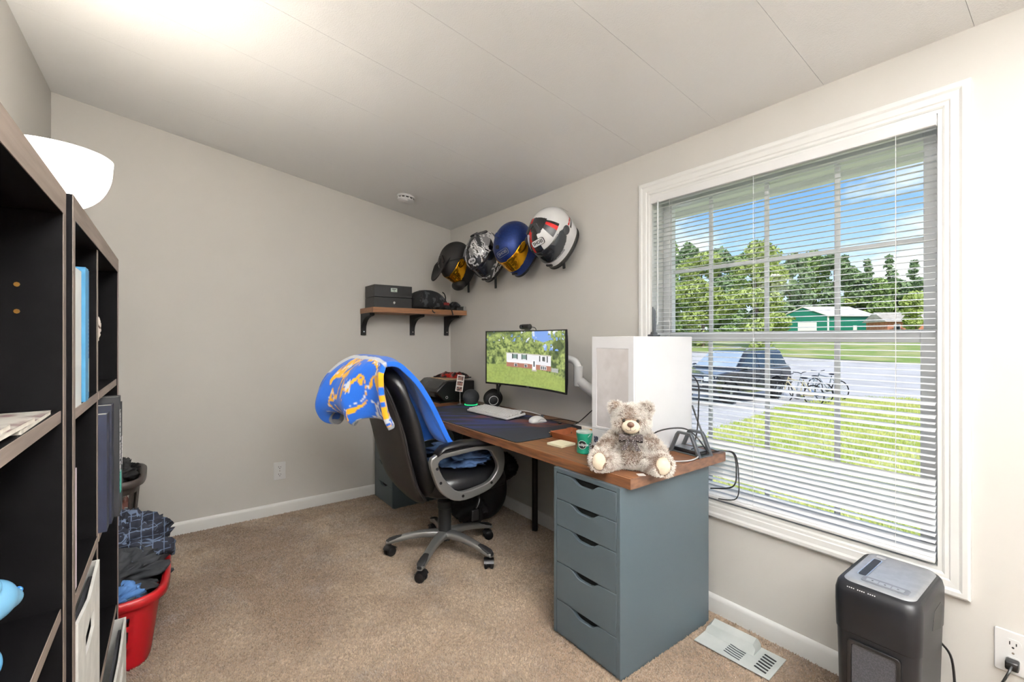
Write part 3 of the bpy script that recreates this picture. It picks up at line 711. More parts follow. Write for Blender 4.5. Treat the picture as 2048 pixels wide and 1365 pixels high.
# seat
def seat_fn(u, v):
    a = 2*PI*u; e = v
    c, s = math.cos(a), math.sin(a)
    q = abs(c)**4 + abs(s)**4; r = q**-0.25
    return r*c, r*s
m = MB(); rr = []
for zz, k in ((0.405, 0.80), (0.41, 0.93), (0.43, 1.0), (0.47, 1.02), (0.50, 0.99), (0.52, 0.92), (0.535, 0.78), (0.542, 0.5), (0.545, 0.2), (0.545, 0.02)):
    rr.append([(0.055+0.26*k*seat_fn(j/40, 0)[0], 0.26*k*seat_fn(j/40, 0)[1], zz - (0.018 if seat_fn(j/40, 0)[0]*k > 0.8 else 0)) for j in range(40)])
m.rings(rr); fix_normals(m.build('seat', leather, ch, smooth='all'))
# armrests
outer = [(-0.235, 0.655), (-0.10, 0.676), (0.06, 0.682), (0.165, 0.668), (0.208, 0.632), (0.216, 0.57), (0.202, 0.508), (0.15, 0.456), (0.075, 0.424), (-0.07, 0.409), (-0.165, 0.458), (-0.214, 0.54)]
inner = [(-0.188, 0.637), (-0.08, 0.652), (0.05, 0.658), (0.115, 0.645), (0.142, 0.612), (0.166, 0.565), (0.162, 0.528), (0.118, 0.482), (0.05, 0.462), (-0.07, 0.456), (-0.138, 0.512), (-0.182, 0.575)]
oc = [(p.x, p.y) for p in smooth_path([(x, z, 0) for x, z in outer], 4, True)]; ic = [(p.x, p.y) for p in smooth_path([(x, z, 0) for x, z in inner], 4, True)]
for s in (-1, 1):
    M = basis((0, s*0.285, 0), (1, 0, 0), (0, 0, 1), (0, -1, 0))
    a = MB().ring_prism(oc, ic, -0.016, 0.016, M).build('armrest_frame', silver, ch, bevel=0.006, seg=3); fix_normals(a)
    pp = [(-0.205, 0.668, .012), (-0.17, 0.694, .024), (-0.08, 0.702, .027), (0.02, 0.700, .026), (0.10, 0.688, .020), (0.14, 0.676, .010)]
    q = MB(); q.rings([[(x, s*0.285+0.034*math.copysign(abs(math.cos(2*PI*j/20))**.8, math.cos(2*PI*j/20)), z+r*0.8*math.sin(2*PI*j/20)) for j in range(20)] for x, z, r in pp])
    fix_normals(q.build('arm_pad', leather, ch, smooth='all'))
    for bx_, bz_ in ((-0.205, 0.60), (-0.185, 0.525), (-0.055, 0.434), (0.125, 0.47)):
        MB().cyl((bx_, s*0.285-0.0185, bz_), (bx_, s*0.285+0.0185, bz_), 0.0075, n=10).build('bolt', blk, a)
# column, mechanism, lever
MB().cbox((0.02, 0, 0.39), (0.24, 0.18, 0.035)).build('mechanism', blk, ch, bevel=0.008)
MB().cyl((0, 0, 0.24), (0, 0, 0.40), 0.026, n=20).build('gas_lift', blk, ch, smooth=True)
MB().lathe([(0.037, 0.09), (0.037, 0.27), (0.042, 0.275), (0.042, 0.315), (0.032, 0.325)], 24).build('column_sleeve', blk_rough, ch, smooth=True)
MB().tube(smooth_path([(0.06, -0.06, 0.385), (0.09, -0.15, 0.38), (0.11, -0.20, 0.36), (0.085, -0.21, 0.31)]), 0.006, 8).build('tilt_lever', blk, ch, smooth=True)
MB().cbox((0.075, -0.212, 0.275), (0.045, 0.012, 0.06), Matrix.Rotation(0, 4, 'Y')).build('lever_tag', blk, ch, bevel=0.005)
for k in range(5):
    a = R(147+72*k); Mz = Matrix.Rotation(a, 4, 'Z')
    def sec(x, zc, w, h):
        return [Mz @ Vector((x, w*math.copysign(abs(math.cos(2*PI*j/16))**.6, math.cos(2*PI*j/16)), zc + h*math.copysign(abs(math.sin(2*PI*j/16))**.6, math.sin(2*PI*j/16)))) for j in range(16)]
    leg = MB().rings([sec(0.015, 0.118, 0.030, 0.026), sec(0.06, 0.126, 0.029, 0.022), sec(0.13, 0.124, 0.025, 0.019), sec(0.20, 0.113, 0.022, 0.017), sec(0.27, 0.097, 0.0225, 0.0155), sec(0.315, 0.084, 0.023, 0.014), sec(0.335, 0.078, 0.017, 0.012)]).build('base_spoke', silver, ch, smooth=True); fix_normals(leg)
    fix_normals(MB().rings([sec(0.232, 0.112, 0.004, 0.006), sec(0.25, 0.110, 0.017, 0.008), sec(0.285, 0.102, 0.021, 0.010), sec(0.32, 0.091, 0.022, 0.010), sec(0.337, 0.082, 0.012, 0.008)]).build('spoke_cap', blk_rough, leg, smooth=True))
    cx, cy = 0.315*math.cos(a), 0.315*math.sin(a); ca = a + R(50 + 37*k)
    cst = MB(); Mc = Matrix.Translation((cx, cy, 0.0285)) @ Matrix.Rotation(ca, 4, 'Z') @ Matrix.Rotation(R(90), 4, 'X')
    for q0, q1 in ((-0.026, -0.006), (0.006, 0.026)): cst.lathe([(0.02, q0), (0.0265, q0+.003), (0.0285, q0+.008), (0.0285, q1-.008), (0.0265, q1-.003), (0.02, q1)], 24, Mc)
    cst.box(-0.012, 0.012, -0.012, 0.02, -0.005, 0.005, Mc); cst.cyl((cx, cy, 0.045), (cx, cy, 0.082), 0.008, n=10)
    cas = cst.build('caster', blk, ch, smooth=True)
    fix_normals(MB().rings([[Mc @ Vector((0.032*math.cos(R(20+140*i/8)), 0.032*math.sin(R(20+140*i/8)), z)) for i in range(9)] for z in (-0.027, 0.027)], closed=False, cap0=False, cap1=False).build('hood', blk, cas, smooth=True))

# jeans on the seat
denim = mat('denim', (58, 84, 122), 0.9, noise=(9, (34, 50, 80), .4, .65), bump=(60, 0.4, 0.004))
def crumple(name, m, label, cat, c, r, amp, seed, freq=3.0, nu=56, nv=34, flat_bottom=None, ridge=True, parent=None, rz=0):
    """crumpled cloth heap: an ellipsoid folded by ridged noise, resting flat"""
    U, Vv = np.meshgrid(np.linspace(0, 2*PI, nu, endpoint=False), np.linspace(-PI/2+.03, PI/2-.03, nv+1))
    n1 = fbm(3+np.cos(U)*freq*np.cos(Vv)+seed, 9+np.sin(U)*freq*np.cos(Vv)+np.sin(Vv)*freq, seed, 4)
    if ridge: n1 = 1-np.abs(2*n1-1)*1.7
    k = 1 + amp*(n1-0.5)
    X = r[0]*np.cos(Vv)*np.cos(U)*k; Y = r[1]*np.cos(Vv)*np.sin(U)*k; Z = r[2]*np.sin(Vv)*k
    if flat_bottom is not None: Z = np.maximum(Z, flat_bottom)
    rings = [[(X[i, j], Y[i, j], Z[i, j]) for j in range(nu)] for i in range(nv+1)]
    o = MB().rings(rings).build(name, m, parent, smooth='all', loc=c, rot=(0, 0, rz))
    if label: tag(o, label, cat)
    return o
crumple('folded_jeans', denim, 'blue denim jeans lying crumpled on the chair seat', 'jeans', (1.36, 2.36, 0.575), (0.17, 0.185, 0.055), 0.7, 5, 2.6, flat_bottom=-0.028)

# blanket over the chair back
def blanket():
    near = smooth_path([(-0.470, 0, 0.855), (-0.485, 0, 0.89), (-0.495, 0, 0.95), (-0.505, 0, 1.02), (-0.505, 0, 1.09), (-0.49, 0, 1.135), (-0.455, 0, 1.165), (-0.38, 0, 1.155), (-0.300, 0, 1.08), (-0.240, 0, 0.98), (-0.185, 0, 0.86), (-0.135, 0, 0.745), (-0.105, 0, 0.70)], 9)
    far = smooth_path([(-0.565, 0, 0.845), (-0.620, 0, 0.85), (-0.660, 0, 0.90), (-0.660, 0, 0.97), (-0.625, 0, 1.055), (-0.55, 0, 1.130), (-0.465, 0, 1.168), (-0.38, 0, 1.160), (-0.305, 0, 1.08), (-0.245, 0, 0.98), (-0.19, 0, 0.86), (-0.140, 0, 0.745), (-0.11, 0, 0.705)], 9)
    ns_, nt_ = len(near)-1, 110
    PN = np.array([tuple(p) for p in near]); PF = np.array([tuple(p) for p in far])
    S, Tt = np.meshgrid(np.arange(ns_+1), np.linspace(0, 1, nt_+1), indexing='ij')
    s = S/ns_
    k = np.clip(Tt/0.62, 0, 1); k = k*k*(3-2*k)
    X = PN[S, 0]*(1-k)+PF[S, 0]*k; Z = PN[S, 2]*(1-k)+PF[S, 2]*k; Y = -0.265 + 0.47*Tt
    rear = np.clip((0.46-s)/0.46, 0, 1); front = np.clip((s-0.62)/0.38, 0, 1)
    fold = np.sin(Tt*2*PI*2.4+0.2)
    X += rear**0.7*(0.040*fold)
    Z += -rear**2*0.030*np.cos(Tt*2*PI*2.4+0.2) - rear**2*0.02*np.sin(Tt*9)
    Y += -rear*0.020*np.cos(Tt*2*PI*2.4+.2) + rear*0.06*(Tt-0.2)
    X += front*0.02*np.sin(Tt*2*PI*3+1) + 0.18*(Y**2)*front
    Z += front*0.03*np.sin(Tt*7) + 0.010*(fbm(s*9, Tt*9, 4)-.5) - 0.22*np.clip(np.abs(Y)-0.17, 0, 1)*(1-rear)*(1-front)
    X += 0.014*(fbm(s*7+3, Tt*8, 8)-.5)
    V = np.stack([X, Y, Z], -1).reshape(-1, 3)
    w = nt_+1; F = [(i*w+j, i*w+j+1, (i+1)*w+j+1, (i+1)*w+j) for i in range(ns_) for j in range(nt_)]
    me = bpy.data.meshes.new('blanket'); me.from_pydata(V.tolist(), [], F); me.update(); me.polygons.foreach_set('use_smooth', [True]*len(F))
    o = bpy.data.objects.new('blanket', me); COL.objects.link(o); o.location = (1.275, 2.37, 0)
    blue = np.array(srgb(22, 100, 206)[:3]); yel = np.array(srgb(240, 178, 30)[:3]); whi = np.array(srgb(226, 230, 238)[:3]); gr = np.array(srgb(150, 155, 162)[:3])
    a = s.reshape(-1); b = Tt.reshape(-1)
    wx = a*7 + 1.4*(fbm(a*5, b*5, 31)-.5)*2; wy = b*6 + 1.4*(fbm(a*5+9, b*5, 32)-.5)*2
    zone = ((b < 0.62) & (a < 0.50) & (a > 0.03)).astype(float)
    y1 = (np.abs(fbm(wx*0.55, wy*1.0, 41, 3)-0.5) < 0.045)*zone
    y2 = (np.abs(np.sin(wx*1.25+wy*0.9)) < 0.22)*(fbm(wx*.6, wy*.6, 51, 2) > 0.50)*zone
    w1 = (np.abs(fbm(wx*0.8+7, wy*1.3, 61, 3)-0.5) < 0.022)*zone
    c = np.tile(blue, (len(a), 1))
    c = np.where((np.maximum(y1, y2) > 0)[:, None], yel, c); c = np.where((w1 > 0)[:, None], whi, c)
    band = ((a > 0.46) & (a < 0.50)) | ((a > 0.36) & (a < 0.47) & (b > 0.74)); c = np.where(band[:, None], whi*0.85, c)
    hem = (a < 0.03) | (a > 0.975); c = np.where(hem[:, None], gr, c)
    edge = (a > 0.5) & (b < 0.012); c = np.where(edge[:, None], blue*1.1, c)
    colours(o, c); me.materials.append(mat_attr('blanket_fleece', 0.95, sheen=0.25, bump=(260, 0.35, 0.003)))
    md = o.modifiers.new('thick', 'SOLIDIFY'); md.thickness = 0.026; md.offset = 1
    md = o.modifiers.new('sub', 'SUBSURF'); md.levels = 1; md.render_levels = 1
    return tag(o, 'blue plush blanket with yellow and white pattern draped over the chair back', 'blanket')
blanket()

# black backpack on the floor under the desk
bag_m = mat('black_nylon', (13, 14, 16), 0.75, noise=(6, (20, 21, 24), .4, .6), bump=(40, 0.35, 0.005))
bp = thing('backpack', 'black backpack slumped on the floor under the desk', 'backpack', (1.72, 2.70, 0))
MB().sph((0, 0, 0.24), (0.17, 0.24, 0.235), 28, 18).build('bag_body', bag_m, bp, smooth=True)
crumple('front_pocket', bag_m, None, None, (-0.12, -0.05, 0.16), (0.11, 0.17, 0.13), 0.3, 12, parent=bp)
crumple('top_flap', bag_m, None, None, (0.03, -0.18, 0.40), (0.12, 0.13, 0.09), 0.35, 15, parent=bp)
MB().tube(smooth_path([(-0.05, -0.10, 0.45), (-0.06, -0.06, 0.53), (-0.05, 0.04, 0.53), (-0.04, 0.08, 0.45)]), 0.010, 8).build('handle', bag_m, bp, smooth=True)
# ------------------------------------------------------------------ wall shelf
SZ = 1.494
swood = mat('shelf_wood', (150, 104, 68), 0.5, noise=(8.0, (118, 80, 52), 0.36, 0.68), bump=(14, 0.05, 0.001), stretch=(0.7, 9, 9))
sh = thing('wall_shelf', 'wooden wall shelf on black brackets in the corner', 'shelf', (1.60, YB, 1.29))
def sb(mb, name, m, **k):
    o = mb.build(name, m, sh, **k); o.data.transform(Matrix.Translation(-Vector(sh.location))); return o
sb(MB().box(1.192, 1.998, 3.325, YB-0.002, SZ-0.040, SZ), 'board', swood, bevel=0.002)
for bxx in (1.215, 1.63, 1.955):
    M = basis((bxx, YB-0.002, 1.285), (0, -1, 0), (0, 0, 1), (1, 0, 0))
    pol = [(0, 0), (0.022, 0), (0.022, 0.045)] + [(0.022+0.155*(1-math.cos(R(a))), 0.045+0.100*math.sin(R(a))) for a in range(15, 91, 15)] + [(0.21, 0.150), (0.21, 0.169), (0, 0.169)]
    br = sb(MB().prism(pol, -0.019, 0.019, M), 'bracket', blk_rough, bevel=0.002); fix_normals(br)
    o = MB().cyl((bxx, YB-0.025, 1.312), (bxx, YB-0.0275, 1.312), 0.0055, n=10).build('screw', chrome, br); o.data.transform(Matrix.Translation(-Vector(sh.location)))
# lockable box
lb = thing('storage_box', 'black two tier storage box with a lock on the wall shelf', 'box', (1.365, 3.46, SZ))
boxm = mat('charcoal_box', (28, 27, 28), 0.5, bump=(120, .05, .0006))
MB().box(-0.152, 0.152, -0.10, 0.10, 0, 0.079).build('lower_drawer', boxm, lb, bevel=0.002)
MB().box(-0.152, 0.152, -0.10, 0.10, 0.081, 0.172).build('upper_box', boxm, lb, bevel=0.002)
la = MB().box(-0.022, 0.028, -0.103, -0.1005, 0.122, 0.152).build('label_plate', mat('paper_label', (214, 226, 214), 0.6, noise=(40, (180, 192, 182), .4, .6)), lb)
q = MB(); q.box(-0.014, 0.020, -0.1036, -0.103, 0.140, 0.145); q.box(0.0, 0.006, -0.1036, -0.103, 0.127, 0.132); q.build('print', blk, la)
kk = MB().cyl((0.003, -0.100, 0.040), (0.003, -0.106, 0.040), 0.009, n=14).build('lock', chrome, lb); MB().box(0.001, 0.005, -0.1066, -0.106, 0.028, 0.040).build('keyhole', chrome, kk)
for z in (0.135, 0.150): MB().cyl((-0.1535, -0.055, z), (-0.152, -0.055, z), 0.003, n=8).build('rivet', chrome, lb)
# camouflage bag
camo = mat('dark_camo', (15, 16, 18), 0.8, noise=(20, (62, 64, 68), .53, .58), bump=(60, .3, .003))
cbg = thing('duffel_bag', 'dark camouflage bag between the box and the corner', 'bag', (1.715, 3.47, SZ))
def bagf(U, V):
    return 0
m = MB(); rr = []
for i in range(17):
    t = i/16; x = -0.175+0.35*t; h = 0.165*(1-(abs(2*t-0.85)**2.6)*0.62)*(1.0 if t > 0.02 else .92); 
    if t > 0.8: h *= 1-(t-0.8)*1.6
    w = 0.105*(1-abs(2*t-1)**4*0.3)
    rr.append([(x, w*math.copysign(abs(math.cos(2*PI*j/24))**.7, math.cos(2*PI*j/24)), max(0.002, h*0.5+h*0.5*math.copysign(abs(math.sin(2*PI*j/24))**.7, math.sin(2*PI*j/24)))) for j in range(24)])
m.rings(rr); fix_normals(m.build('bag_body', camo, cbg, smooth='all'))
for x in (-0.11, 0.02, 0.10):
    MB().tube([(x+0.01*math.sin(a), -0.110*math.cos(a)*0.98, 0.082-0.075*math.sin(a)*-1) for a in np.linspace(-1.2, 1.2, 9)], 0.005, 6).build('webbing_strap', blk_rough, cbg)
MB().box(0.085, 0.135, -0.109, -0.1, 0.04, 0.062).build('red_patch', mat('dull_red', (120, 30, 26), 0.8, noise=(30, (60, 20, 20), .4, .6)), cbg)
MB().tube(smooth_path([(-0.05, -0.10, 0.02), (-0.04, -0.128, 0.01), (-0.035, -0.15, -0.02), (-0.02, -0.155, -0.03)]), 0.005, 6).build('loose_strap', blk_rough, cbg, smooth=True)
MB().tube(smooth_path([(0.13, -0.10, 0.02), (0.135, -0.14, 0.008), (0.14, -0.152, -0.02), (0.145, -0.155, -0.045)]), 0.005, 6).build('loose_strap', blk_rough, cbg, smooth=True)
po_ = tag(crumple('strap_bundle', camo, None, None, (1.945, 3.46, SZ+0.028), (0.045, 0.06, 0.038), 0.8, 31, flat_bottom=-0.027), 'dark bundle of straps at the corner end of the shelf', 'straps')
pc = thing('clear_case', 'small black case with a clear lid at the shelf end by the corner', 'case', (1.955, 3.358, SZ+0.0005))
MB().box(-0.05, 0.012, -0.026, 0.026, 0, 0.022).build('case_body', blk, pc, bevel=0.003); MB().box(0.013, 0.038, -0.028, 0.028, 0, 0.034).build('clear_lid', mat('smoky_clear', (150, 150, 148), 0.2, noise=(20, (120, 120, 118), .4, .6)), pc, bevel=0.003)

# ------------------------------------------------------------------ helmets on the window wall
visor_gold = mat('gold_visor', (232, 172, 34), 0.10, 0.9, noise=(5, (206, 146, 22), .4, .6)); visor_dark = mat('smoke_visor', (30, 33, 38), 0.06, spec=0.9, noise=(4, (40, 44, 50), .4, .6))
visor_clear = mat('clear_visor', (176, 178, 180), 0.06, spec=0.8, alpha=0.35, noise=(4, (150, 152, 155), .4, .6))
h_white = mat('helmet_white', (228, 228, 228), 0.2, coat=0.6, noise=(6, (216, 216, 218), .4, .6)); h_black = mat('helmet_black', (14, 14, 16), 0.22, coat=0.5, noise=(6, (30, 30, 32), .4, .6))
h_grey = mat('helmet_grey', (60, 61, 64), 0.35, noise=(6, (52, 53, 56), .4, .6)); h_red = mat('helmet_red', (206, 36, 34), 0.25, coat=0.5, noise=(6, (190, 30, 30), .4, .6)); h_lgrey = mat('helmet_silver', (150, 150, 152), 0.3, 0.4, noise=(6, (136, 136, 140), .4, .6))
h_blue = mat('helmet_blue', (22, 42, 96), 0.42, 0.55, noise=(90, (27, 50, 110), .4, .6)); h_matte = mat('helmet_matte', (30, 28, 28), 0.6, noise=(9, (23, 22, 22), .4, .6))
lining = mat('helmet_lining', (18, 18, 20), 0.9, bump=(80, .3, .002))
def hpt(phi, t, k=1.0, d=0.0):
    """helmet surface: phi 0 = front; t 0 = neck edge, 1 = crown"""
    if t < 0.46: z = -0.132*(1-t/0.46); s = 1-0.13*(-z/0.132)**2
    else: e_ = (t-0.46)/0.54*PI/2; z = 0.138*math.sin(e_); s = math.cos(e_)
    c, q = math.cos(phi), math.sin(phi)
    x = 0.127*s*math.copysign(abs(q)**0.94, q); y = 0.160*s*math.copysign(abs(c)**0.94, c)
    if c > 0 and z < 0: y += 0.034*(-z/0.132)*c*c
    if c < 0 and z < 0: y += 0.020*(-z/0.132)*c*c
    n = Vector((x/0.127**2, y/0.16**2, z/0.138**2 if z > 0 else 0.2*z/0.138**2)).normalized()
    return Vector((x, y, z))*k + n*d
def eye(phi, t, grow=1.0):
    z = hpt(phi, t).z; lim = R(86)*grow
    if abs(phi) > lim: return False
    h = 0.046*grow*max(0.0, 1-(phi/lim)**4)**0.5; return abs(z-(-0.012+0.020*(abs(phi)/lim)**2)) < h
def wrap(a): return (a+PI) % (2*PI)-PI
def make_helmet(label, centre, fwd, up, shell_mats, pattern, visor, logo=None, strap=0.135, extra=None):
    f = Vector(fwd).normalized(); u = Vector(up); u = (u-f*u.dot(f)).normalized(); s = f.cross(u)
    e = thing('motorcycle_helmet', label, 'helmet', centre, 0, 'helmets hung on the window wall')
    e.rotation_euler = Matrix((s, f, u)).transposed().to_euler()
    NU, NT = 120, 64
    m = MB(); vs = [hpt(2*PI*i/NU, j/NT*0.9985) for j in range(NT+1) for i in range(NU)]; fs = []; mi = []
    for j in range(NT):
        for i in range(NU):
            ph = wrap(2*PI*(i+.5)/NU); t = (j+.5)/NT
            if eye(ph, t, 0.95): continue
            a = j*NU+i; b = j*NU+(i+1) % NU; fs.append((a, b, b+NU, a+NU)); mi.append(pattern(ph, t, hpt(ph, t)))
    m.add(vs, fs); m.mi = mi
    m.build('shell', shell_mats, e, smooth='all')
    m = MB(); idx = {}
    def vid(i, j):
        if (i, j) not in idx: idx[(i, j)] = len(m.v); m.v.append(tuple(hpt(2*PI*i/NU, j/NT, 1.0, 0.004)))
        return idx[(i, j)]
    for j in range(NT):
        for i in range(NU):
            if eye(wrap(2*PI*(i+.5)/NU), (j+.5)/NT, 1.06): m.f.append([vid(i, j), vid((i+1) % NU, j), vid((i+1) % NU, j+1), vid(i, j+1)]); m.mi.append(0)
    v = m.build('visor', visor, e, smooth='all'); md = v.modifiers.new('thick', 'SOLIDIFY'); md.thickness = 0.003; md.offset = 1
    MB().tube([hpt(a, 0.0, 0.995) for a in np.linspace(0, 2*PI, 48, endpoint=False)], 0.006, 8, closed=True).build('edge_trim', blk, e, smooth=True)
    m = MB(); m.rings([[hpt(a, t, 0.93) for a in np.linspace(0, 2*PI, 40, endpoint=False)] for t in (0.0, 0.15, 0.3, 0.5, 0.7, 0.86, 0.95)], cap0=False); m.build('lining', lining, e, smooth='all')
    for sg in (-1, 1):
        c0 = hpt(sg*R(93), 0.44); nx = sg
        q = MB(); q.sph((0, 0, 0), (0.010, 0.030, 0.026), 16, 10); o = q.build('pivot_cover', h_grey, e, smooth=True); o.location = c0 + Vector((sg*0.001, 0, 0))
    Ri = e.rotation_euler.to_matrix().transposed(); b0 = Vector((-0.05, 0.085, -0.122))
    st = MB().tube([b0 + Ri @ Vector(v) for v in ((0, 0, 0.03), (0.0, 0, -0.02), (-0.004, -0.006, -0.65*strap), (-0.006, -0.01, -strap))], 0.011, 8, flat=0.6).build('chin_strap', blk_rough, e, smooth=True)
    if logo:
        txt, lcol, oval = logo
        lp = R(-20); p0 = hpt(lp, 0.67, 1, 0.0022); p1 = hpt(lp, 0.71, 1, 0.0022); upv = (p1-p0).normalized(); pa = hpt(lp-.05, .69); pb_ = hpt(lp+.05, .69)
        o = p0.lerp(p1, .5); rt = (pa-pb_).normalized(); nn = rt.cross(upv)
        if nn.dot(o) < 0: rt = -rt
        M = frame(o + (rt.cross(upv))*0.002, rt, upv)
        w, h_ = (0.084, 0.036) if not oval else (0.070, 0.042)
        out = rrect(w, h_, 0.013) if not oval else circ(0, 0, w/2, h_/2, 24)
        bpl = MB().prism(out, -0.003, 0.0006, M).build('badge', lcol[1], e); MB().ring_prism([(x*1.08, y*1.12) for x, y in out], out, -0.003, 0.001, M).build('badge_rim', lcol[0], bpl)
        text('badge_lettering', txt, 0.027, lcol[0], bpl, M @ Matrix.Translation((0, 0, 0.0009)), bold=0.0006, sx=0.95)
    if extra: extra(e)
    return e
def vent(e, phi, t, w, l, m, name='vent', h=0.007):
    p = hpt(phi, t, 1, 0.0); p1 = hpt(phi, t+0.03); up_ = (p1-p).normalized(); rt = Vector((math.cos(phi), -math.sin(phi), 0))
    M = frame(p, rt, up_); n = M.to_3x3() @ Vector((0, 0, 1))
    if n.dot(p) < 0: M = frame(p, -rt, up_)
    return MB().prism(rrect(w, l, min(w, l)*.35), -0.004, h, M).build(name, m, e, bevel=0.003)
# red, white and black helmet nearest the window
def pat4(ph, t, p):
    a = abs(ph)
    if t < 0.09: return 1
    if p.z > 0.02 and a < R(25) and t < 0.84: return 4 if abs(p.x-0.018) < 0.010 else 1      # black front with red strip
    if 0.80 < t and p.y > -0.02: return 1 if p.x < 0 else 4 if abs(p.x-.03) < .012 else 1
    if R(28) < a < R(62) and 0.62 < t < 0.86: return 0
    if R(62) <= a < R(82) and 0.60 < t < 0.88: return 2
    if R(82) <= a < R(96) and 0.60 < t < 0.82: return 4 if a < R(90) else 1
    if a > R(105) and abs(t-0.40-0.03*math.sin(ph*3)) < 0.018: return 4
    if a > R(105) and abs(t-0.34) < 0.02: return 1
    if a < R(60) and t < 0.30: return 3 if t > 0.22 else 0
    return 0
def ex4(e):
    for x in (-1, 1): vent(e, x*R(40), 0.86, 0.022, 0.07, h_grey, 'top_vent')
    vent(e, 0, 0.16, 0.05, 0.018, blk, 'chin_vent')
    p = hpt(R(-148), 0.50, 1, 0.003); p1 = hpt(R(-148), 0.56, 1, 0.003)
    n = Vector((p.x, p.y, 0)).normalized(); rt = Vector((-n.y, n.x, 0))
    text('side_lettering', 'SHOEI', 0.026, h_black, e, frame(p+n*0.003, rt, (p1-p)), bold=0.0006)
UPV = (-1, -0.10, 0.45)
make_helmet('red white and black helmet nearest the window', (1.838, 2.085, 1.900), (-0.42, 0.06, -1), UPV, [h_white, h_black, h_grey, h_lgrey, h_red], pat4, visor_dark, ('SHOEI', (h_black, h_white), False), strap=0.085, extra=ex4)
# matte blue helmet
def ex3(e):
    vent(e, 0, 0.80, 0.030, 0.026, blk, 'brow_vent'); vent(e, R(20), 0.97, 0.05, 0.03, h_blue, 'top_vent', 0.012); vent(e, 0, 0.15, 0.05, 0.015, blk, 'chin_vent')
make_helmet('metallic dark blue helmet with a gold visor', (1.838, 2.452, 1.890), (-0.42, -0.02, -1), UPV, [h_blue, h_black], lambda ph, t, p: 1 if t < 0.05 else 0, visor_gold, ('SHOEI', (h_lgrey, h_blue), False), strap=0.05, extra=ex3)
# white, grey and black patterned helmet
def pat2(ph, t, p):
    v = float(fbm(np.array(ph*1.6+9), np.array(t*6.5+p.y*9), 77, 3))
    if t < 0.07: return 1
    if abs(p.x) < 0.018 and t > 0.55: return 1 if int(p.y*40) % 3 else 2
    if abs(v-0.5) < 0.030: return 1
    if v > 0.60: return 2
    if v < 0.36: return 1 if t < .6 else 3
    return 0
def ex2(e):
    for x in (-1, 1): vent(e, x*R(35), 0.82, 0.026, 0.06, h_lgrey, 'top_vent'); vent(e, x*R(150), 0.74, 0.03, 0.09, h_black, 'side_duct')
    vent(e, 0, 0.15, 0.05, 0.018, blk, 'chin_vent')
make_helmet('white grey and black patterned helmet with a clear visor', (1.838, 2.822, 1.892), (-0.42, 0.02, -1), UPV, [h_white, h_black, h_grey, h_lgrey], pat2, visor_dark, ('Arai', (h_black, h_white), True), extra=ex2)
# matte black helmet with a peak
def ex1(e):
    def pk(u, v):
        ph = (u-0.5)*R(150); b = hpt(ph, 0.74, 1, 0.004); c = math.cos((u-0.5)*PI*0.92)
        return b + Vector((0, 0.125*v*(0.35+0.65*c), 0.030*v*(1-v*0.3)+0.018*v*c))
    pkm = MB(); pkm.grid(pk, 28, 8); o = pkm.build('peak', h_matte, e, smooth='all'); md = o.modifiers.new('t', 'SOLIDIFY'); md.thickness = 0.006; md.offset = 0
    for x in (-1, 1):
        vent(e, x*R(30), 0.88, 0.03, 0.07, blk, 'top_vent')
        MB().tube([hpt(x*R(92), 0.47, 1, .006), hpt(x*R(80), 0.6, 1, .008), hpt(x*R(62), 0.72, 1, .008)], 0.009, 8, flat=.5).build('peak_arm', h_matte, e, smooth=True)
    MB().sph((0, 0.175, -0.085), (0.075, 0.045, 0.045), 20, 12).build('chin_guard', h_matte, e, smooth=True)
make_helmet('matte black off-road helmet with a peak, in the corner', (1.840, 3.235, 1.885), (-0.34, -0.05, -1), (-1, -0.05, 0.34), [h_matte, blk], lambda ph, t, p: 1 if t < 0.12 else 0, visor_gold, None, extra=ex1)
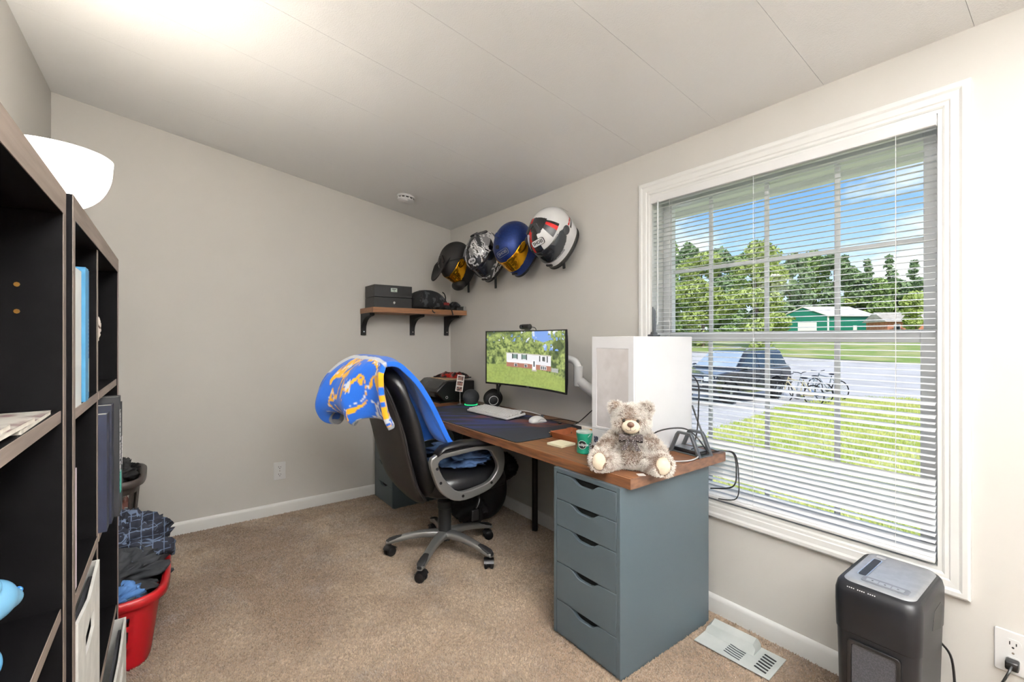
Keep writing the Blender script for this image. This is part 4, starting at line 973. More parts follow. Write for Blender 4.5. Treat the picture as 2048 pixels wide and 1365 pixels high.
# ------------------------------------------------------------------ monitor
def draw_screen(nx, ny):
    """a house behind a lawn with trees, as colours on the screen's grid; v up"""
    U, V = np.meshgrid((np.arange(nx+1))/nx, np.arange(ny+1)/ny); U = U*1.0
    g1 = np.array(srgb(64, 92, 40)[:3]); g2 = np.array(srgb(176, 196, 88)[:3]); g3 = np.array(srgb(40, 66, 34)[:3])
    n = fbm(U*26, V*15, 5, 4); n2 = fbm(U*60, V*34, 9, 3); n3 = fbm(U*7, V*4, 15, 3)
    k = np.clip((n*0.6+n2*0.5-0.36)*2.6, 0, 1)[..., None]; C = g1*(1-k)+g2*k
    dk = np.clip((0.47-n3)*5+(U < 0.22)*0.35, 0, 0.8)[..., None]; C = C*(1-dk)+g3*dk
    sky = np.array(srgb(104, 156, 236)[:3]); cl = np.array(srgb(236, 240, 248)[:3])
    sk = sky*(1-np.clip((fbm(U*14, V*9, 25)-.45)*6, 0, 1)[..., None]) + cl*np.clip((fbm(U*14, V*9, 25)-.45)*6, 0, 1)[..., None]
    ms = ((V > 0.80-0.0*U+0.10*np.abs(U-0.70)*5) & (U > 0.55) & (U < 0.80)) | ((V > 0.66) & (U > 0.68) & (U < 0.93) & (n < 0.47)) | ((V > 0.80) & (n2*0.5+n*0.5 < 0.36))
    ms &= ~((n2 > 0.62) & (U > 0.76))
    C = np.where(ms[..., None], sk, C)
    lw = 0.375 - 0.05*(U-0.3)**2*4 - 0.06*U + 0.02*(1-np.abs(2*U-0.7))
    lawn_c = np.array(srgb(150, 172, 62)[:3])*(0.75+0.5*n2[..., None]) + np.array(srgb(90, 78, 20)[:3])*np.clip(fbm(U*10, V*8, 44)-.45, 0, 1)[..., None]*1.2
    C = np.where((V < lw)[..., None], lawn_c, C)
    def hx(u): return 0.012*(u-0.25)*4                     # slight tilt of the house picture
    def rect(u0, u1, v0, v1, col):
        w = V + hx(U)
        C[(U >= u0) & (U <= u1) & (w >= v0) & (w <= v1)] = np.array(srgb(*col)[:3])
    rect(0.235, 0.80, 0.335, 0.42, (180, 112, 84)); rect(0.235, 0.80, 0.42, 0.60, (226, 226, 230)); rect(0.228, 0.81, 0.588, 0.606, (196, 190, 178))
    rect(0.25, 0.55, 0.425, 0.455, (248, 248, 250))
    for a in (0.315, 0.43): rect(a-.012, a, 0.49, 0.585, (60, 72, 66)); rect(a, a+.045, 0.50, 0.58, (120, 150, 140)); rect(a+.045, a+.057, 0.49, 0.585, (60, 72, 66))
    rect(0.645, .657, .48, .585, (52, 60, 58)); rect(0.745, .757, .48, .585, (52, 60, 58)); rect(0.672, .735, .49, .58, (228, 228, 228)); rect(0.685, .722, .495, .57, (92, 98, 96))
    for a in (0.33, 0.455): rect(a, a+.035, .352, .41, (222, 222, 222)); rect(a+.005, a+.03, .357, .402, (90, 94, 96))
    rect(0.66, .74, .345, .41, (222, 222, 222))
    for a in (0.666, 0.692, 0.718): rect(a, a+.018, .352, .402, (104, 110, 112))
    rect(0.555, .60, .31, .50, (240, 240, 240)); rect(.568, .587, .38, .48, (96, 100, 104)); rect(.55, .61, .30, .325, (190, 180, 168))
    rect(0.81, 0.90, .33, .40, (170, 172, 168))
    gray = C.mean(axis=-1, keepdims=True); C = gray*0.22 + C*0.78
    return C
mo = thing('monitor', 'curved black monitor showing a picture of a white house', 'monitor', (1.765, 2.18, DT))
mo_c = Vector(mo.location); MW, MH, MZ = 0.79, 0.352, 1.132; RAD = 1.5
def scr(u, v, off=0.0):
    """u 0 = left (far) edge, v up; off towards the viewer"""
    y = MW/2 - u*MW; a = y/RAD; return Vector(((RAD+0)*(1-math.cos(a))*-1 - off*math.cos(a) - 0.02, RAD*math.sin(a), MZ-DT-MH/2+v*MH))
NX, NY = 300, 150
m = MB(); m.grid(lambda u, v: scr(0.012+u*0.976, 0.030+v*0.952, 0.0012), NX, NY)
so = m.build('screen', mat_attr('screen_picture', 0.35, emit=0.95), mo, smooth='all'); colours(so, draw_screen(NX, NY).reshape(-1, 3))
m = MB(); rings_ = []
for i in range(25):
    u = i/24; rings_.append([scr(u, 0, 0), scr(u, 1, 0), scr(u, 1, -0.010), scr(u, 0.80, -0.016-0.03*(1-abs(2*u-1)**3)), scr(u, 0.20, -0.016-0.03*(1-abs(2*u-1)**3)), scr(u, 0, -0.010)])
m.rings(rings_); fix_normals(m.build('housing', blk, mo, smooth=True))
for nm, v0, v1 in (('bottom_bezel', 0.0, 0.032), ('top_bezel', 0.984, 1.0)):
    m = MB(); m.rings([[scr(i/24, v0, 0), scr(i/24, v1, 0), scr(i/24, v1, 0.0025), scr(i/24, v0, 0.0025)] for i in range(25)]); fix_normals(m.build(nm, blk, mo))
for u0, u1 in ((0.0, 0.011), (0.989, 1.0)):
    m = MB(); m.rings([[scr(u, 0, 0), scr(u, 1, 0), scr(u, 1, 0.0025), scr(u, 0, 0.0025)] for u in (u0, u1)]); fix_normals(m.build('side_bezel', blk, mo))
q = scr(0.5, 0.016, 0.004); MB().box(q.x-.0006, q.x+.001, q.y-0.012, q.y+0.012, q.z-0.003, q.z+0.003).build('logo', mat('bezel_logo', (120, 120, 124), 0.4, .5, noise=(200, (90, 90, 94), .4, .6)), mo)
# monitor arm
ar = thing('monitor_mount', 'white swivel mount arm standing behind the monitor', 'monitor mount', (1.935, 1.80, DT))
ao = Vector(ar.location)
def arm(mb, name, m, **k):
    o = mb.build(name, m, ar, **k); o.data.transform(Matrix.Translation(-ao)); return o
arm(MB().prism(rrect(0.11, 0.19, 0.03), 0, 0.010, Matrix.Translation((1.93, 1.835, DT))), 'base_plate', wht, bevel=0.003)
arm(MB().cyl((1.94, 1.72, DT+.01), (1.94, 1.72, 0.88), 0.022, n=20), 'post', wht, smooth=True)
arm(MB().tube(smooth_path([(1.94, 1.72, 0.87), (1.94, 1.735, 0.925), (1.915, 1.80, 0.955), (1.885, 1.875, 1.01)]), [0.030]*18+[0.030], 14), 'lower_arm', wht, smooth=True)
arm(MB().cyl((1.880, 1.885, 0.985), (1.880, 1.885, 1.10), 0.027, n=20), 'elbow', wht, smooth=True)
arm(MB().tube(smooth_path([(1.880, 1.885, 1.09), (1.878, 1.91, 1.125), (1.872, 1.97, 1.138), (1.868, 2.10, 1.135), (1.862, 2.18, 1.132)]), 0.021, 12), 'upper_arm', wht, smooth=True)
arm(MB().cbox((1.838, 2.18, 1.132), (0.03, 0.11, 0.11)), 'mount_plate', blk, bevel=0.004)
# webcam on the monitor
wcp = scr(0.49, 1.0) + mo_c
wc = thing('webcam', 'black webcam clipped to the top of the monitor', 'webcam', tuple(wcp))
MB().tube([(-0.012, 0.035, 0.022), (-0.012, -0.040, 0.022)], 0.0165, 14).build('camera_body', blk, wc, smooth=True)
MB().cyl((-0.028, 0.018, 0.022), (-0.038, 0.018, 0.022), 0.013, n=16).build('lens', mat('lens_glass', (14, 16, 22), 0.05, noise=(30, (20, 24, 30), .4, .6)), wc, smooth=True)
MB().box(-0.010, 0.012, -0.016, 0.016, 0.0015, 0.012).build('clip', blk, wc, bevel=0.002)
MB().tube(smooth_path([(0.006, -0.035, 0.02), (0.02, -0.055, 0.012), (0.035, -0.05, -0.03)]), 0.0022, 6).build('cable', blk, wc, smooth=True)

# ------------------------------------------------------------------ computer tower and antenna
tw = thing('computer_tower', 'tall white computer tower on the desk', 'computer', (1.765, 1.345, DT))
tm = mat('tower_white', (226, 226, 228), 0.34, noise=(2, (218, 218, 221), .4, .6)); mesh_m = mat('tower_mesh', (208, 204, 204), 0.6, noise=(9, (192, 187, 186), .42, .62), bump=(600, .4, .001))
MB().box(-0.205, 0.21, -0.118, 0.118, 0.014, 0.516).build('case_body', tm, tw, bevel=0.002)
MB().box(-0.208, 0.21, -0.1195, -0.118, 0.016, 0.514).build('side_panel', tm, tw, bevel=0.0006, seg=1)
fp = MB().ring_prism([(-0.118, 0.016), (0.118, 0.016), (0.118, 0.516), (-0.118, 0.516)], [(-0.090, 0.110), (0.090, 0.110), (0.090, 0.462), (-0.090, 0.462)], 0, 0.013, basis((-0.218, 0, 0), (0, 1, 0), (0, 0, 1), (1, 0, 0))).build('front_panel', tm, tw, bevel=0.0015, seg=1); fix_normals(fp)
MB().box(-0.2165, -0.2055, -0.090, 0.090, 0.110, 0.462).build('mesh_inlay', mesh_m, fp)
MB().box(-0.2195, -0.218, -0.118, 0.118, 0.098, 0.1).build('seam', mat('panel_seam', (170, 170, 172), .6, bump=(50, .1, .001)), fp)
for x in (-0.16, 0.16):
    for y in (-0.09, 0.09): MB().cyl((x, y, 0), (x, y, 0.016), 0.016, n=14).build('foot', blk, tw)
MB().box(-0.2196, -0.218, 0.080, 0.104, 0.034, 0.062).build('sticker', mat('spec_sticker', (40, 44, 66), .5, noise=(150, (150, 160, 190), .55, .6)), fp)
an = thing('wifi_antenna', 'dark grey upright antenna standing on the computer tower', 'antenna', (1.785, 1.300, DT+0.516))
MB().prism([(-0.028, -0.016), (0.028, -0.016), (0.028, 0.016), (-0.028, 0.016)], 0, 0.010, None).build('base', gry, an, bevel=0.004)
MB().prism([(-0.016, 0.010), (0.016, 0.010), (0.009, 0.022), (-0.009, 0.022)], -0.010, 0.010, Matrix.Rotation(R(90), 4, 'X')).build('hinge', gry, an, bevel=0.002)
MB().prism([(-0.009, 0.018), (0.011, 0.018), (0.011, 0.118), (-0.009, 0.138)], -0.004, 0.004, Matrix.Rotation(R(90), 4, 'X') ).build('blade', gry, an, bevel=0.002)
# cables behind the tower
cbl = thing('tower_cable', 'black cables hanging behind the computer tower', 'cable', (1.985, 1.22, DT))
MB().tube(smooth_path([(-0.008, 0.015, 0.34), (-0.006, -0.025, 0.29), (-0.03, -0.04, 0.18), (-0.05, -0.045, 0.08), (-0.055, -0.03, 0.006)]), 0.0032, 7).build('cable', blk, cbl, smooth=True)
MB().tube(smooth_path([(-0.008, 0.005, 0.19), (-0.012, -0.025, 0.12), (-0.025, -0.065, 0.05), (-0.035, -0.085, 0.006)]), 0.0042, 7).build('cable', blk, cbl, smooth=True)
MB().cbox((-0.005, 0.018, 0.35), (0.012, 0.014, 0.04)).build('connector', blk, cbl, bevel=0.003)

# ------------------------------------------------------------------ desk mat, keyboard, mouse
def mat_print():
    NXp, NYp = 60, 130; x0, x1, y0, y1 = 1.338, 1.872, 1.760, 3.02
    m = MB(); m.grid(lambda u, v: (x0+u*(x1-x0), y0+v*(y1-y0), DT+0.0034), NXp, NYp)
    o = m.build('printed_surface', mat_attr('mat_print', 0.85, bump=(900, .2, .0008)), dm); o.data.transform(Matrix.Translation(-Vector(dm.location)))
    V, U = np.meshgrid(np.arange(NYp+1)/NYp, np.arange(NXp+1)/NXp, indexing='ij')
    base = np.array(srgb(26, 29, 40)[:3]); bl = np.array(srgb(44, 56, 126)[:3]); br = np.array(srgb(96, 48, 34)[:3])
    st = np.clip((fbm(U*3.0+V*2, V*16+U*5, 71, 4)-.44)*4.2, 0, 1)*np.clip((V-0.12)*2.2, 0, 1); s2 = np.clip((fbm(U*4+3, V*14+U*5, 81, 3)-.58)*6, 0, 1)*(np.abs(V-.38) < .22)
    C = base*(1-st[..., None])+bl*st[..., None]; C = C*(1-s2[..., None])+br*s2[..., None]
    colours(o, C.reshape(-1, 3))
dm = thing('desk_mat', 'large dark desk mat with blue streaks', 'desk mat', (1.605, 2.39, DT))
o = MB().prism(rrect(0.54, 1.266, 0.02), 0.0, 0.0032).build('pad', blk_rough, dm); mat_print()
kb = thing('keyboard', 'white full size keyboard on the desk mat', 'keyboard', (1.705, 2.475, DT+0.0038), R(2))
# local: y along the keyboard (left end +y), x away from the typist
KL, KW = 0.445, 0.150; tilt = Matrix.Rotation(R(-6), 4, 'Y')
MB().box(-KW/2, KW/2, -KL/2, KL/2, 0.012, 0.026, tilt).build('case', wht, kb, bevel=0.003)
for s in (-1, 1):
    MB().box(KW/2-0.03, KW/2-0.012, s*0.16-0.012, s*0.16+0.012, 0.0, 0.022).build('foot', wht, kb); MB().box(-KW/2+0.004, -KW/2+0.018, s*0.16-0.02, s*0.16+0.02, 0.0, 0.008).build('foot', blk, kb)
kc = {}
for r in range(6):
    x = KW/2-0.0155-r*0.0225-(0.004 if r else 0); y = KL/2-0.010
    widths = [1]*13+[2]+[1]*3+[1]*4 if r not in (0, 5) else ([1.06]*15+[1]*5 if r == 0 else [1.25]*3+[6.25]+[1.25]*4+[1]*3+[2, 1, 1])
    k = 0.0194
    for w in widths:
        if y - w*k < -KL/2+0.004: break
        wk = round(w, 2)
        if wk not in kc:
            q = MB(); a, b = 0.0092, wk*k/2-0.0009
            q.rings([[(-a, -b, 0), (a, -b, 0), (a, b, 0), (-a, b, 0)], [(-a+.002, -b+.002, 0.0085), (a-.002, -b+.002, 0.0085), (a-.002, b-.002, 0.0085), (-a+.002, b-.002, 0.0085)]])
            kc[wk] = fix_normals(q.build('key', wht, kb)); ko = kc[wk]
        else: ko = kc[wk].copy(); COL.objects.link(ko); ko.parent = kb
        ko.location = tilt @ Vector((x, y-wk*k/2, 0.0265)); ko.rotation_euler = (0, R(-6), 0); y -= w*k
MB().box(-KW/2+0.008, KW/2-0.006, -KL/2+0.006, KL/2-0.006, 0.0258, 0.0266, tilt).build('key_bed', mat('key_bed', (70, 66, 62), .7, bump=(80, .1, .001)), kb)
MB().tube(smooth_path([(0.075, -0.02, 0.02), (0.11, -0.06, 0.028), (0.135, -0.17, 0.03), (0.16, -0.26, 0.018), (0.17, -0.29, 0.006)]), 0.0028, 7).build('cable', wht, kb, smooth=True)
ms_ = thing('computer_mouse', 'white computer mouse on the desk mat', 'mouse', (1.76, 2.105, DT+0.0038), R(-8))
m = MB(); rr = []
for i in range(15):
    t = i/14; x = -0.060+0.120*t; w = 0.033*(1-abs(2*t-1)**3.2)**0.5*(1-0.10*math.sin(PI*t)) + 0.002; h = 0.039*(1-abs(2*t-0.85)**2.4*0.72)
    rr.append([(x, w*math.cos(a), max(0.0, h*max(0.0, math.sin(a))**0.75)) for a in np.linspace(0, PI, 15)])
m.rings(rr, closed=True); fix_normals(m.build('mouse_body', wht, ms_, smooth='all'))
MB().tube([(0.058, 0.0003, 0.014), (0.03, 0.0003, 0.0355), (0.005, 0.0003, 0.0402)], 0.0008, 5).build('button_seam', gry, ms_); MB().cyl((0.030, -0.003, 0.033), (0.030, 0.003, 0.033), 0.009, n=14).build('scroll_wheel', gry, ms_)
for y0 in (-1, 1): MB().tube([(-0.02, y0*0.034, 0.012), (0.005, y0*0.0300, 0.022), (0.030, y0*0.029, 0.018)], 0.0008, 5).build('side_seam', gry, ms_)
MB().tube(smooth_path([(0.06, 0, 0.01), (0.085, -0.03, 0.012), (0.11, -0.09, 0.022), (0.14, -0.14, 0.018), (0.17, -0.18, 0.006)]), 0.0022, 6).build('cable', blk, ms_, smooth=True)
dg = thing('usb_adapter', 'slim black adapter lying behind the mouse', 'adapter', (1.835, 2.00, DT+0.0038), R(60)); MB().box(-0.030, 0.030, -0.009, 0.009, 0, 0.009).build('adapter_body', blk, dg, bevel=0.002); MB().box(0.030, 0.038, -0.006, 0.006, 0.002, 0.007).build('plug_tip', chrome, dg)
uc = thing('usb_cable', 'black cable with a metal plug rising behind the tower', 'cable', (1.865, 1.905, DT)); MB().tube(smooth_path([(0, 0, 0.008), (0.02, -0.03, 0.03), (0.06, -0.12, 0.12), (0.07, -0.20, 0.16), (0.075, -0.26, 0.155)]), 0.0028, 6).build('cable', blk, uc, smooth=True); MB().box(-0.016, 0.0, -0.006, 0.006, 0.003, 0.010).build('plug', chrome, uc)

# ------------------------------------------------------------------ printer, snacks, photo strip, speaker, headphones
pr_ = thing('printer', 'black inkjet printer in the corner of the desk', 'printer', (1.82, 3.37, DT))
prm = mat('printer_black', (15, 15, 17), 0.32, noise=(5, (18, 18, 20), .4, .6), bump=(300, .04, .0004)); prg = mat('printer_charcoal', (40, 39, 39), 0.4, noise=(5, (34, 33, 33), .4, .6))
prof = [(-0.115, 0.012), (0.155, 0.012), (0.155, 0.165), (0.02, 0.172), (-0.075, 0.175), (-0.10, 0.172), (-0.185, 0.105), (-0.19, 0.088)]
fix_normals(MB().prism(prof, -0.205, 0.205, basis((0, 0, 0), (1, 0, 0), (0, 0, 1), (0, -1, 0))).build('printer_body', prm, pr_, bevel=0.010, seg=3))
d = Vector((-0.085, 0, -0.067)).normalized(); n = Vector((-d.z*-1, 0, 0)); Mp = frame((-0.143, 0, 0.1395), (0, -1, 0), (0.085, 0, 0.067))
cp = MB().prism(rrect(0.36, 0.088, 0.012), -0.002, 0.0022, Mp).build('control_panel', prg, pr_, bevel=0.001); MB().prism(rrect(0.055, 0.040, 0.003), 0.002, 0.003, Mp @ Matrix.Translation((-0.03, 0.006, 0))).build('display', mat('printer_lcd', (88, 88, 88), 0.25, noise=(50, (96, 96, 96), .4, .6)), cp)
MB().box(-0.178, -0.14, -0.150, 0.150, 0.045, 0.082).build('paper_slot', blk, pr_, bevel=0.004)
MB().box(-0.150, 0.150, -0.19, 0.19, 0.0, 0.013).build('foot_plate', blk, pr_)
MB().ring_prism(circ(0, 0, 0.011, 0.011, 20), circ(0, 0, 0.0075, 0.0075, 20), 0, 0.001, frame((-0.10, -0.2055, 0.045), (1, 0, 0), (0, 0, 1))).build('round_logo', mat('printer_logo', (200, 200, 202), .4, noise=(60, (180, 180, 182), .4, .6)), pr_)
pp = tag(MB().box(1.74, 1.95, 3.22, 3.48, DT+0.1765, DT+0.181).build('paper_stack', mat('kraft_paper', (206, 178, 140), 0.8, noise=(20, (190, 160, 122), .4, .6)), rot=None), 'tan paper lying on top of the printer', 'paper')
sn = thing('snack_bag', 'crumpled red and black snack bag on the printer', 'snack bag', (1.86, 3.33, DT+0.1815), R(20))
m = MB()
def snf(u, v):
    x = (u-.5)*0.11; y = (v-.5)*0.30; e_ = max(0, 1-(abs(2*u-1))**3)*max(0, 1-abs(2*v-1)**4)
    return (x+0.012*math.sin(v*17), y+.006*math.sin(u*14), 0.004+0.050*e_*(0.62+0.9*(float(fbm(np.array(u*5), np.array(v*9), 4))-.35)))
m.grid(snf, 22, 40); m.grid(lambda u, v: (snf(1-u, v)[0], snf(1-u, v)[1], 0.002), 22, 40)
o = m.build('foil_bag', mat('red_foil', (150, 26, 18), 0.3, 0.3, noise=(28, (22, 16, 16), .47, .53), bump=(40, .6, .004)), sn, smooth='all')
for y in (-0.145, 0.145): MB().box(-0.058, 0.058, y-0.010, y+0.010, 0.002, 0.010).build('crimped_end', blk, sn)
ps = thing('photo_strip_stand', 'strip of three small photos in a clear stand before the printer', 'photo strip', (1.775, 3.055, DT), R(-35))
MB().cyl((0, 0, 0), (0, 0, 0.004), 0.020, n=20).build('base', mat('clear_acrylic', (190, 192, 194), .1, alpha=.6, noise=(40, (170, 172, 174), .4, .6)), ps); MB().cyl((0, 0, 0.004), (0.0, 0, 0.115), 0.0035, n=8).build('stem', MATS['clear_acrylic'], ps)
Mf = Matrix.Translation((0, -0.004, 0.16)) @ Matrix.Rotation(R(8), 4, 'Y')
st = MB().box(-0.028, 0.028, -0.001, 0.001, -0.062, 0.066, Mf).build('photo_strip', mat('photo_paper', (224, 222, 216), .4, noise=(60, (206, 204, 198), .4, .6)), ps)
pm = mat('photo_print', (150, 112, 100), .4, noise=(70, (44, 38, 38), .46, .54))
for k in (-1, 0, 1): MB().box(-0.021, 0.021, -0.0016, -0.001, k*0.041-0.016, k*0.041+0.016, Mf).build('photo', pm, st)
sp = thing('smart_speaker', 'round dark grey fabric speaker with a green light ring', 'speaker', (1.80, 2.935, DT))
prof = [(0.040, 0.002), (0.048, 0.008)] + [(0.062*math.cos(R(a)), 0.066+0.060*math.sin(R(a))) for a in range(-50, 91, 10)]
prof[-1] = (0.002, prof[-1][1])
MB().lathe(prof, 36).build('fabric_shell', mat('speaker_fabric', (46, 48, 51), .9, noise=(200, (36, 38, 41), .4, .6), bump=(600, .5, .001)), sp, smooth=True)
MB().lathe([(0.0475, 0.008), (0.0495, 0.010), (0.0500, 0.012), (0.0485, 0.0145)], 36, cap0=False, cap1=False).build('light_ring', mat('green_glow', (40, 220, 130), .4, emit=((30, 225, 130), 1.1)), sp, smooth=True)
hp = thing('headphones', 'black over-ear headphones resting by the monitor', 'headphones', (1.865, 2.735, DT), R(-22)); hp.scale = (1.18, 1.18, 1.18)
for s in (-1, 1):
    Mh = Matrix.Translation((0.012*s, s*0.045, 0.062)) @ Matrix.Rotation(R(-90)*s, 4, 'X') @ Matrix.Rotation(R(12), 4, 'X')
    c = MB().lathe([(0.030, -0.035), (0.050, -0.033), (0.054, -0.022), (0.050, -0.012), (0.051, -0.010), (0.054, 0.004), (0.052, 0.014), (0.040, 0.022), (0.004, 0.024)], 30, Mh).build('ear_cup', blk_rough, hp, smooth=True)
    MB().ring_prism(circ(0, 0, 0.029, 0.029, 30), circ(0, 0, 0.026, 0.026, 30), 0.020, 0.0252, Mh).build('silver_ring', wht, c)
    MB().tube([(0.03+0.012*s, s*0.070, 0.10), (0.03+0.012*s, s*0.072, 0.135), (0.035, s*0.072, 0.165)], 0.011, 10, flat=.6).build('yoke', blk, hp, smooth=True)
MB().tube(smooth_path([(0.035, -0.073, 0.16), (0.05, -0.065, 0.205), (0.06, -0.03, 0.235), (0.06, 0.03, 0.235), (0.05, 0.065, 0.205), (0.035, 0.073, 0.16)]), 0.014, 10, flat=.55).build('headband', blk_rough, hp, smooth=True)
MB().box(-0.03, 0.045, -0.085, 0.085, 0, 0.008).build('tray_foot', wht, hp, bevel=0.002)

# ------------------------------------------------------------------ small things near the bear
np_ = thing('note_pad', 'square cream sticky note pad on the desk', 'note pad', (1.487, 1.605, DT), R(4))
MB().box(-0.048, 0.048, -0.048, 0.048, 0, 0.009).build('sheets', mat('cream_paper', (228, 222, 190), .8, noise=(5, (222, 216, 184), .4, .6)), np_, bevel=0.0008, seg=1); MB().box(-0.048, 0.048, -0.048, 0.048, 0.0092, 0.0098).build('top_sheet', mat('cream_sheet', (236, 230, 200), .8, noise=(5, (230, 224, 192), .4, .6)), np_)
tr = thing('leather_tray', 'brown leather valet tray with snapped corners', 'tray', (1.625, 1.640, DT), R(0))
lea = mat('tan_leather', (140, 78, 42), .55, noise=(12, (122, 64, 34), .4, .6), bump=(120, .15, .001))
a, b, h_ = 0.065, 0.105, 0.032
MB().box(-a, a, -b, b, 0, 0.003).build('tray_base', lea, tr)
for (x0, y0, x1, y1, nx_, ny_) in ((-a, -b, -a, b, -1, 0), (a, -b, a, b, 1, 0), (-a, -b, a, -b, 0, -1), (-a, b, a, b, 0, 1)):
    p = [(x0, y0, 0.001), (x1, y1, 0.001), (x1+nx_*.012, y1+ny_*.012, h_), (x0+nx_*.012, y0+ny_*.012, h_)]; q = [(x+nx_*.003, y+ny_*.003, z) for x, y, z in p]
    fix_normals(MB().rings([p, q]).build('tray_side', lea, tr))
for sx_ in (-1, 1):
    for sy_ in (-1, 1):
        MB().prism([(0, 0.010), (0.026, h_), (0.0, h_+.004), (-0.026, h_)], -.002, .002, Matrix.Translation((sx_*(a+.008), sy_*(b+.008), 0)) @ Matrix.Rotation(R(45*sx_*sy_ + 90), 4, 'Z') @ Matrix.Rotation(R(90), 4, 'X')).build('corner_pinch', lea, tr)
        MB().sph((sx_*(a+.012), sy_*(b+.012), 0.024), 0.005, 10, 6).build('snap', mat('brass_snap', (206, 192, 160), .25, .9, noise=(40, (190, 176, 146), .4, .6)), tr, smooth=True)
pk = thing('snack_pouch', 'small white and orange packet leaning against the tower', 'packet', (1.590, 1.515, DT+0.0035), R(90))
Mk = Matrix.Rotation(R(-14), 4, 'X')
q = MB().box(-0.032, 0.034, -0.006, 0.006, 0.002, 0.088, Mk).build('packet_body', mat('packet_white', (232, 226, 220), .4, noise=(30, (224, 216, 206), .4, .6)), pk, bevel=0.004)
for x0, x1, z0, z1, c_ in ((-0.032, -0.022, 0.004, 0.085, (240, 160, 50)), (-0.004, 0.026, 0.03, 0.055, (226, 60, 56)), (0.0, 0.02, 0.056, 0.074, (240, 120, 40))):
    MB().box(x0, x1, -0.0072, 0.0072, z0, z1, Mk).build('print_patch', mat('print_%d' % c_[1], c_, .4, noise=(60, tuple(max(0, v-24) for v in c_), .4, .6)), q, bevel=0.002)
gc = thing('gum_tub', 'green gum tub with a white lid rim', 'tub', (1.466, 1.432, DT))
MB().lathe([(0.031, 0), (0.034, 0.004), (0.0335, 0.015), (0.0315, 0.045), (0.034, 0.070), (0.0365, 0.084), (0.036, 0.090)], 36).build('tub_body', mat('gum_green', (22, 128, 100), .3, noise=(14, (16, 108, 92), .42, .6)), gc, smooth=True)
MB().lathe([(0.036, 0.090), (0.0362, 0.0955), (0.034, 0.097), (0.022, 0.097), (0.021, 0.0955), (0.002, 0.0955)], 36).build('lid', mat('lid_grey', (186, 198, 192), .35, noise=(30, (160, 176, 168), .4, .6)), gc, smooth=True)
th = math.atan2(-1.432, -1.466) + R(-16)
def on_tub(ang, z, r=0.0335): return Vector((r*math.cos(ang), r*math.sin(ang), z))
disc = MB(); NA = 24
disc.add([on_tub(th, 0.042, .0338)] + [on_tub(th+0.52*math.cos(2*PI*i/NA), 0.042+0.017*math.sin(2*PI*i/NA), .0338+.0012*abs(math.sin(2*PI*i/NA))) for i in range(NA)], [(0, i+1, (i+1) % NA+1) for i in range(NA)])
do = disc.build('label_disc', blk, gc)
rimd = MB(); rimd.tube([on_tub(th+0.54*math.cos(2*PI*i/NA), 0.042+0.018*math.sin(2*PI*i/NA), .0342+.0012*abs(math.sin(2*PI*i/NA))) for i in range(NA)], 0.0008, 5, closed=True); rimd.build('label_rim', wht, do)
def curved_text(body, size, z, ang, m, parent, r=0.0345, name='lettering'):
    o = text(name, body, size, m, parent, Matrix.Identity(4), bold=0.0003)
    for v in o.data.vertices:
        x, y, d_ = v.co; aa = ang + x/r; p = on_tub(aa, z+y, r+0.0004+d_); v.co = p
    return o
curved_text('eclipse', 0.0175, 0.042, th+0.12, wht, gc)
for k in range(5): MB().add([on_tub(th+0.72+k*.075+a_, 0.074+k*.0022+z_, .0366) for a_, z_ in ((0, 0), (.05, .0014), (.05, .0062), (0, .0048))], [(0, 1, 2, 3)]).build('faint_print', wht, gc)
MB().add([on_tub(th+a_, z_, .0345) for a_, z_ in ((0.95, 0.012), (1.5, 0.012), (1.5, 0.05), (0.95, 0.05))], [(0, 1, 2, 3)]).build('nutrition_label', mat('label_print', (190, 190, 190), .5, noise=(160, (60, 70, 68), .48, .54)), gc)
cj = thing('red_jar', 'small clear jar of red candy beside the teddy bear', 'jar', (1.462, 1.335, DT))
MB().lathe([(0.024, 0), (0.028, 0.003), (0.030, 0.012), (0.031, 0.030)], 28).build('red_candy', mat('red_candy', (196, 44, 70), .35, noise=(60, (150, 26, 50), .4, .6), bump=(120, .6, .004)), cj, smooth=True)
MB().lathe([(0.032, 0.028), (0.033, 0.036), (0.028, 0.040), (0.003, 0.040)], 28).build('jar_lid', mat('pale_lid', (222, 200, 200), .3, noise=(20, (210, 186, 188), .4, .6)), cj, smooth=True)
# dock with two arches
dk = thing('laptop_stand', 'dark grey double arch stand at the near end of the desk', 'stand', (1.83, 1.145, DT), R(-6))
def archp(w, h, t_, top):
    o_ = [(-w/2, 0), (-w*0.27, h*0.86), (-w*0.20, h), (w*0.20, h), (w*0.27, h*0.86), (w/2, 0)]
    i_ = [(w/2-t_, 0), (w*0.27-t_*0.9, h*0.80), (w*0.17, h-t_*0.8), (-w*0.17, h-t_*0.8), (-w*0.27+t_*0.9, h*0.80), (-w/2+t_, 0)]
    return o_+i_
for x in (-0.036, 0.040):
    fix_normals(MB().prism(archp(0.165, 0.098, 0.013, 0), -0.008, 0.008, basis((x, 0, 0), (0, 1, 0), (0, 0, 1), (1, 0, 0))).build('arch', gry, dk, bevel=0.002))
MB().box(-0.03, 0.034, -0.082, 0.085, 0.0, 0.006).build('base_plate', gry, dk, bevel=0.002)
dc = thing('silver_dock', 'flat silver and black dock lying inside the arch stand', 'dock', (1.832, 1.145, DT+0.0065), R(-6))
MB().box(-0.027, 0.030, -0.066, 0.066, 0, 0.015).build('dock_body', blk, dc, bevel=0.003); MB().box(-0.026, 0.029, -0.065, 0.065, 0.0152, 0.018).build('top_plate', mat('brushed_silver', (176, 180, 184), .3, .8, noise=(30, (160, 164, 168), .4, .6)), dc, bevel=0.002)
